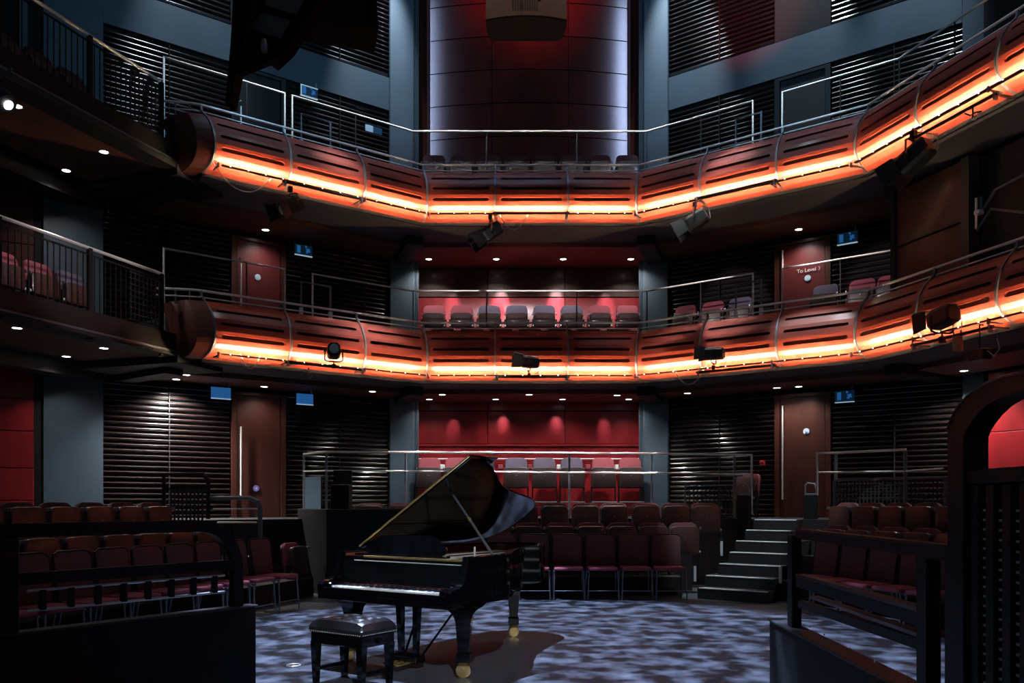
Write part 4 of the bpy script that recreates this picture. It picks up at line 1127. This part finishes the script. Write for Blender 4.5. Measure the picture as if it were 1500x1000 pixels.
def bar(pts, h, t, mt, nm, par):
    # flat bar along pts (x,z) in the wall plane
    rings = []
    P_ = [Vector(p) for p in pts]
    for i, p in enumerate(P_):
        d = (P_[min(i + 1, len(P_) - 1)] - P_[max(i - 1, 0)]).normalized(); nrm = Vector((-d.y, d.x)) * h / 2
        rings.append([(p.x + nrm.x, .05 - t, p.y + nrm.y), (p.x + nrm.x, .05 + t, p.y + nrm.y), (p.x - nrm.x, .05 + t, p.y - nrm.y), (p.x - nrm.x, .05 - t, p.y - nrm.y)])
    return ob(nm, G().loft(rings), mt, par, True)
arc = [(xe - .36 + .33 * math.sin(a), 1.30 - .33 * (1 - math.cos(a))) for a in [PI / 2 * q / 6 for q in range(7)]]
bar([(-.4, 1.30)] + arc + [(xe - .03, .68)], .085, .03, 'black_metal', 'rail_frame', e)
bar([(xp, 1.0), (xe - .05, 1.0)], .075, .025, 'black_metal', 'mid_rail', e)
ob('rail_post', G().bbox(xp - .06, xp + .06, .02, .08, .68, 1.28, .008), 'black_metal', e)
xa, xb = flx(46), flx(335)
for zz in (.925, .80): ob('thin_rail', G().tube([(xa, .05, zz), (xb, .05, zz)], .009, 6), 'steel', e, True)
for q in range(8):
    x = xa + (xb - xa) * (q + .5) / 8
    ob('baluster', G().bbox(x - .022, x + .022, .035, .065, .80, .925, .004), 'black_metal', e)
# right side
RA0, RB0 = (1.76, 5.74), (1.655, 3.2)
FR, FRn = frame(RA0, RB0)
e = empty('wall_pit_right', FR, 'low black guard wall in the right foreground', kind=ST)
ob('wall_body', G().bbox(0, FRn, 0, .10, 0, .665, .006), 'black_paint', e); ob('wall_cap', G().bbox(-.01, FRn, -.015, .115, .665, .682, .004), 'dark_panel', e)
def frx(px):
    q = (px - CX) / F; a = Vector(RA0); d = (Vector(RB0) - a).normalized()
    return (q * a.y - a.x) / (d.x - q * d.y)
e = empty('guard_rail', FR, 'black and copper wood guard rail above the right foreground wall', 'railing', 'foreground guard rails')
x0, x1 = frx(1150), frx(1385)
def frz(px, py): x = frx(px); a = Vector(RA0); d = (Vector(RB0) - a).normalized(); return x, HC + (HZ - py) / F * (a.y + d.y * x)
def rr_bar(p0, p1, h, t, mt, nm):
    A = frz(*p0); B_ = frz(*p1)
    return bar([A, B_], h, t, mt, nm, e)
rr_bar((1162, 781), (1385, 812), .055, .035, 'black_metal', 'top_rail')
rr_bar((1164, 776), (1385, 801), .012, .036, 'copper_wood', 'rail_capping')
rr_bar((1160, 842), (1342, 894), .020, .03, 'copper_wood', 'seat_rail')
rr_bar((1160, 852), (1342, 908), .06, .025, 'black_metal', 'mid_rail')
rr_bar((1180, 874), (1342, 932), .016, .028, 'copper_wood', 'lower_rail')
rr_bar((1162, 884), (1342, 946), .045, .022, 'black_metal', 'low_board')
for px, w_, top in ((1152, .055, 783), (1342, .05, 806), (1384, .05, 812)):
    x, zt = frz(px, top)
    ob('rail_post', G().bbox(x - w_, x + w_, .02, .08, .682, zt, .006), 'black_metal', e)
xq, zq = frz(1172, 912)
for px in (1182, 1203, 1240, 1276):
    x, z = frz(px, 800 + (px - 1160) * .55 + 105)
    ob('bolt', G().lathe([(.0, 0), (.007, 0), (.005, .005), (.0, .006)], 8, T((x, .018, z)) @ RX(PI / 2)), 'steel', e, True)
# tall dark frame at the right edge
e = empty('arch_gate', FR, 'tall black arched gate with vertical boards at the right edge', 'gate')
def az(px, py): x, z = frz(px, py); return (x, z)
outer = [az(1388, 1010), az(1388, 700), az(1388, 628), az(1394, 612), az(1403, 596), az(1417, 580), az(1437, 564), az(1462, 553), az(1500, 544), az(1560, 540)]
inner = [az(1411, 1010), az(1411, 700), az(1411, 640), az(1415, 630), az(1421, 620), az(1430, 608), az(1444, 594), az(1464, 582), az(1500, 574), az(1560, 570)]
rings = [[(o[0], .0, o[1]), (o[0], .09, o[1]), (i_[0], .09, i_[1]), (i_[0], .0, i_[1])] for o, i_ in zip(outer, inner)]
ob('arch_frame', G().loft(rings), 'black_metal', e, True)
ob('arch_highlight', G().tube([(o[0], .0, o[1]) for o in outer[2:9]], .005, 6), 'copper_wood', e, True)  # copper edge highlight laid on as a thin coloured tube
xg0 = frx(1394)
zt = az(1470, 684)[1]
ob('top_board', G().bbox(xg0, xg0 + .62, .01, .07, zt - .05, zt, .006), 'black_metal', e)
xx = xg0
bws = [.075, .07, .06, .05, .045]
for q in range(6):
    w_ = .062; gx = xg0 + q * .105
    ob('board', G().bbox(gx, gx + w_, .015, .065, .3, zt - .05, .006), 'black_metal', e)
    z = .55
    while z < zt - .12:
        ob('rung', G().box(gx + w_, gx + .105, .03, .05, z, z + .008), 'nosing', e); z += .034
# ------------------------------------------------------------------ stage lanterns


def lantern(M, label, gel='gel_cyan', hang=True, scale=1.0, aim=0.0, tilt=0.0, top='dark_panel', doors=True):
    """lantern body pointing along local -x before aim; base point = clamp"""
    e = empty('stage_lantern', M @ Matrix.Scale(scale, 4), label, 'stage light', 'stage lanterns on the balcony fronts')
    h = -1 if hang else 1
    ob('clamp', G().bbox(-.03, .03, -.03, .03, -.045, .035, .006).tube([(0, 0, 0), (0, 0, h * .09)], .012, 6), 'black_metal', e)
    yk = [(0, -.15, h * .26), (0, -.15, h * .10), (0, -.10, h * .075), (0, .10, h * .075), (0, .15, h * .10), (0, .15, h * .26)]
    Y = RZ(aim)
    y_ = ob('yoke', G().tube(yk, .012, 6, Y), 'copper_wood' if hang else 'black_metal', e, True)
    Bm = Y @ T((0, 0, h * .26)) @ RY(tilt)
    b_ = ob('body', G().loft([[(x, y * s, z * s + zo) for y, z in ((-.11, -.08), (-.11, .06), (-.06, .115), (.06, .115), (.11, .06), (.11, -.08), (.07, -.115), (-.07, -.115))] for x, s, zo in ((.20, .70, 0), (.18, .92, 0), (.05, 1.0, 0), (-.10, 1.0, 0), (-.14, .93, 0))], True, True, Bm), 'black_metal', e, False)
    ob('lens', G().lathe([(.0, 0), (.085, 0), (.08, .012), (.0, .02)], 14, Bm @ T((-.14, 0, 0)) @ RY(-PI / 2)), 'lens_glass', b_, True)
    if doors:
        d = ob('hood', G().add([(-.14, -.11, .11), (-.14, .11, .11), (-.33, .14, .14), (-.33, -.14, .14), (-.14, -.11, .118), (-.14, .11, .118), (-.33, .14, .148), (-.33, -.14, .148)], [(0, 1, 2, 3), (7, 6, 5, 4), (0, 4, 5, 1), (2, 6, 7, 3), (1, 5, 6, 2), (0, 3, 7, 4)], Bm), gel, b_)
        for sy in (-1, 1):
            ob('barn_door', G().add([(-.14, sy * .11, -.10), (-.14, sy * .11, .11), (-.33, sy * .14, .13), (-.33, sy * .14, -.12), (-.14, sy * .118, -.10), (-.14, sy * .118, .11), (-.33, sy * .148, .13), (-.33, sy * .148, -.12)], [(0, 1, 2, 3), (7, 6, 5, 4), (0, 4, 5, 1), (2, 6, 7, 3), (1, 5, 6, 2), (0, 3, 7, 4)], Bm), 'black_metal', b_)
    for q in (-1, 1): ob('tilt_knob', G().lathe([(.0, 0), (.022, 0), (.022, .025), (.0, .03)], 10, Y @ T((0, q * .15, h * .26)) @ RX(-q * PI / 2)), 'black_metal', y_, True)
    ob('lead', G().tube([(.16, .05, h * .26), (.22, .08, h * .20), (.20, .10, h * .05), (.10, .06, h * .02)], .007, 5, Y), 'cable', e, True)
    return e


def lamp_pos(px, py, k, r=5.76):
    s = bay_s(k, r, px); return bay(k) @ T((s, r, bay_z(k, r, s, py)))


lantern(lamp_pos(425, 277, -1), 'lantern hanging from the upper balcony pipe at left', 'black_metal', True, 1.15, .4, -.5)
lantern(lamp_pos(718, 318, 0), 'lantern hanging below the centre bay of the upper balcony', 'black_metal', True, 1.15, .2, -.6)
lantern(lamp_pos(1018, 299, 1), 'lantern hanging from the upper balcony right of the back bay', 'black_metal', True, 1.15, .3, -.5)
lantern(lamp_pos(1338, 196, 2), 'large lantern hanging from the upper balcony at far right', 'black_metal', True, 1.35, .3, -.5)
lantern(lamp_pos(489, 536, -1), 'round lantern standing on the lower balcony pipe at left', 'dark_panel', False, 1.0, 1.2, .1, doors=False)
lantern(lamp_pos(775, 549, 0), 'lantern with pale cyan hood at the middle of the lower balcony', 'gel_cyan', False, .92, .15, .08)
lantern(lamp_pos(1045, 538, 1), 'lantern with grey hood on the lower balcony right of the centre', 'dark_panel', False, .92, .1, .05)
lantern(lamp_pos(1380, 497, 2), 'large lantern with flat hood on the lower balcony at far right', 'dark_panel', False, 1.15, -.1, -.1)
# can spotlight under the lower pipe at far right
e = empty('can_light', lamp_pos(1402, 492, 2), 'pale cylindrical can light under the lower balcony at far right', 'stage light', 'can lights')
ob('can', G().lathe([(.0, .0), (.055, -.005), (.062, -.03), (.062, -.21), (.054, -.215), (.054, -.19), (.0, -.185)], 16, RY(-.08)), 'tan_cloth', e, True)
ob('hook', G().tube([(-.05, 0, -.02), (-.06, 0, .06), (.06, 0, .06), (.05, 0, -.02)], .008, 6), 'black_metal', e, True)
e = empty('dimmer_box', lamp_pos(1435, 505, 2), 'small black lamp box with trailing leads under the far right pipe', 'stage light', 'can lights')
ob('box', G().bbox(-.12, .12, -.08, .08, -.20, -.06, .01), 'black_metal', e)
ob('hook', G().tube([(0, 0, -.06), (0, 0, .26), (0, .06, .26)], .010, 6), 'black_metal', e); ob('lead', G().tube([(.12, 0, -.1), (.22, 0, -.18), (.30, 0, -.10), (.26, 0, .04)], .007, 5), 'cable', e, True)
# pipes carrying the lanterns
def pipe(k, px0, px1, py0, py1, label, r=5.80, rad=.022):
    a = bay_s(k, r, px0); b = bay_s(k, r, px1)
    za = bay_z(k, r, a, py0); zb = bay_z(k, r, b, py1); zc = (za + zb) / 2
    e = empty('lighting_pipe', bay(k), label, 'pipe', 'lighting pipes on the balcony fronts')
    ob('pipe', G().tube([(a, r, zc), (b, r, zc)], rad, 8), 'black_metal', e, True)
    for s in (a + .04, b - .04): ob('pipe_bracket', G().box(s - .012, s + .012, r - .01, r + .30, zc - .012, zc + .012).box(s - .014, s + .014, r - .03, r + .03, zc - .07, zc + .03), 'steel_grey', e)
pipe(-1, 414, 533, 265, 293, 'black pipe along the upper balcony at left')
pipe(0, 722, 834, 312, 312, 'black pipe along the upper balcony centre')
pipe(1, 1018, 1138, 289, 266, 'black pipe along the upper balcony right of the centre')
pipe(2, 1338, 1462, 192, 148, 'black pipe along the upper balcony at far right')
pipe(-1, 418, 534, 530, 542, 'black pipe along the lower balcony at left')
pipe(0, 726, 834, 552, 552, 'black pipe along the lower balcony centre')
pipe(1, 1020, 1135, 546, 534, 'black pipe along the lower balcony right of the centre')
pipe(2, 1335, 1455, 503, 482, 'black pipe along the lower balcony at far right')
# empty hook clamps and loose cables
def cable(k, lev, px0, px1, drop, label, r=6.05, rad=.009):
    a = bay_s(k, r, px0); b = bay_s(k, r, px1); z = LEV[lev] + .10
    pts = [bay(k) @ Vector((a + (b - a) * q / 8, r, z - (drop + .10) * (1 - (q / 4 - 1) ** 2))) for q in range(9)]
    o = ob('cable', G().tube(pts, rad, 6), 'cable', None, True); tag(o, label, 'cable', 'cables under the balconies')
cable(-1, 'upper', 312, 400, .26, 'thin cable looping under the upper balcony at far left')
cable(0, 'upper', 730, 775, .22, 'thin cable looping beside the centre lantern of the upper balcony')
cable(-1, 'lower', 352, 381, .13, 'short cable loop under the lower balcony at left')
cable(1, 'lower', 987, 1034, .20, 'cable loop under the lower balcony right of the centre')
for (px, py, k, lb) in ((1425, 165, 2, 'empty clamp on the upper pipe at far right'), (452, 545, -1, 'empty clamp hanging under the lower pipe at left')):
    e = empty('hook_clamp', lamp_pos(px, py, k), lb, 'clamp', 'hook clamps')
    ob('hook', G().tube([(-.12, 0, .04), (-.04, 0, -.02), (.06, 0, -.02), (.13, 0, -.04)], .010, 6).tube([(0, 0, .08), (.0, 0, -.06)], .010, 6), 'black_metal', e, True)
    ob('safety_loop', G().tube([(.02 + .05 * math.cos(a), .01, -.05 + .05 * math.sin(a)) for a in [2 * PI * q / 10 for q in range(10)]], .006, 5, closed=True), 'cable', e, True)
# ------------------------------------------------------------------ hung loudspeaker and lighting bridge
Y = 13.4
c = at_y(771, 32, Y)
e = empty('loudspeaker', T((c.x, Y, c.z)), 'tan cloth loudspeaker cluster hanging before the drum wall', 'loudspeaker')
hw = 59 / F * Y
def cur(x, y0, sag): return y0 - sag * (1 - (x / hw) ** 2)
N = 12
front = [(-hw + 2 * hw * q / N) for q in range(N + 1)]
poly = [(x, cur(x, -.02, .12)) for x in front] + [(hw, .2), (hw * .97, .40), (hw * .90, .52), (hw * .78, .56), (-hw * .78, .56), (-hw * .90, .52), (-hw * .97, .40), (-hw, .2)]
ob('cabinet', G().prism(poly, 0, 1.8), 'black_metal', e, True)
fr = [(x, cur(x, -.035, .12)) for x in front] + [(x, cur(x, -.022, .12)) for x in reversed(front)]
gf = ob('front_cloth', G().prism(fr, .02, 1.8), 'tan_cloth', e, True)
for q in range(11):
    x = -.21 + q * .038
    y = cur(x, -.036, .12)
    ob('grille_slot', G().box(x - .008, x + .008, y - .010, y + .004, .12, 1.8), 'slot_dark', gf)
o = empty('microphone', T((c.x + .20, Y - .30, c.z + .20)), 'small black microphone hanging on a lead before the loudspeaker', 'microphone')
ob('capsule', G().lathe([(.0, -.05), (.022, -.045), (.022, .12), (.012, .16), (.0, .16)], 10), 'black_metal', o, True)
ob('lead', G().tube([(0, 0, .05), (-.12, 0, .06), (-.24, 0, .20), (-.27, 0, .45), (-.27, 0, 1.4)], .009, 6), 'cable', o, True)
# dark speaker box hung at upper left
c = at_y(505, 52, 12.2)
e = empty('speaker_box', T((c.x, 12.2, c.z)) @ RZ(.25), 'large black box hanging at the top left of the hall', 'loudspeaker')
ob('cabinet', G().add([(-.60, -.3, .02), (.46, -.3, 0), (.46, .35, 0), (-.60, .35, .02), (-.95, -.3, .9), (.40, -.3, .9), (.40, .35, .9), (-.95, .35, .9)], [(0, 1, 2, 3), (7, 6, 5, 4), (0, 4, 5, 1), (1, 5, 6, 2), (2, 6, 7, 3), (3, 7, 4, 0)]), 'rig_black', e)
ob('side_rib', G().box(.36, .40, -.33, -.30, .05, .9), 'rig_black', e); ob('suspension', G().tube([(0, 0, .9), (0, 0, 3)], .02, 6), 'rig_black', e)
# inclined lighting bridge
e = empty('lighting_bridge', None, 'dark inclined lighting bridge with grey panels at upper left', 'lighting bridge')
def q3(px, py, Y=11.2): return at_y(px, py, Y)
def quad(ps, Y, th, nm, mt):
    a = [at_y(px, py, Y) for px, py in ps]; b_ = [at_y(px, py, Y) + Vector((0, th, 0)) for px, py in ps]
    return ob(nm, G().loft([a, b_]), mt, e)
quad([(342, -20), (375, -20), (352, 75), (338, 150), (330, 150), (338, 60)], 11.2, .25, 'main_beam', 'rig_black')
quad([(455, -20), (480, -20), (424, 68), (400, 90), (385, 78), (415, 60)], 11.2, .25, 'cross_beam', 'rig_black')
quad([(352, -20), (470, -20), (424, 66), (340, 50)], 11.45, .05, 'deck', 'rig_black')
quad([(381, 18), (426, 30), (412, 56), (366, 43)], 11.42, .02, 'grey_panel', 'rig_grey')
quad([(392, -15), (452, -5), (438, 22), (388, 8)], 11.42, .02, 'grey_panel', 'rig_grey')
quad([(340, 50), (410, 62), (400, 88), (345, 110)], 11.3, .1, 'lower_box', 'rig_black')
ob('work_lamp', G().lathe([(.0, 0), (.04, 0), (.05, .06), (.03, .16), (.0, .18)], 12, T(at_y(387, 76, 11.0))), 'steel_grey', e, True)
# lamp at the left frame edge under the upper gallery
p = at_y(8, 150, 9.0)
e = empty('stage_lantern', T(p) @ RZ(-.4), 'lit lantern at the left frame edge under the upper gallery', 'stage light', 'stage lanterns on the balcony fronts')
b_ = ob('body', G().lathe([(.0, -.05), (.10, -.04), (.12, .06), (.09, .22), (.0, .25)], 16, RY(-.9)), 'black_metal', e, True)
ob('lens', G().lathe([(.0, 0), (.05, 0), (.04, .01), (.0, .012)], 14, RY(-.9) @ T((.0, 0, -.062))), 'lamp_glow', b_, True)
ob('yoke', G().tube([(-.14, 0, .1), (-.14, 0, .28), (.10, 0, .34)], .012, 6), 'teal_paint', e, True)
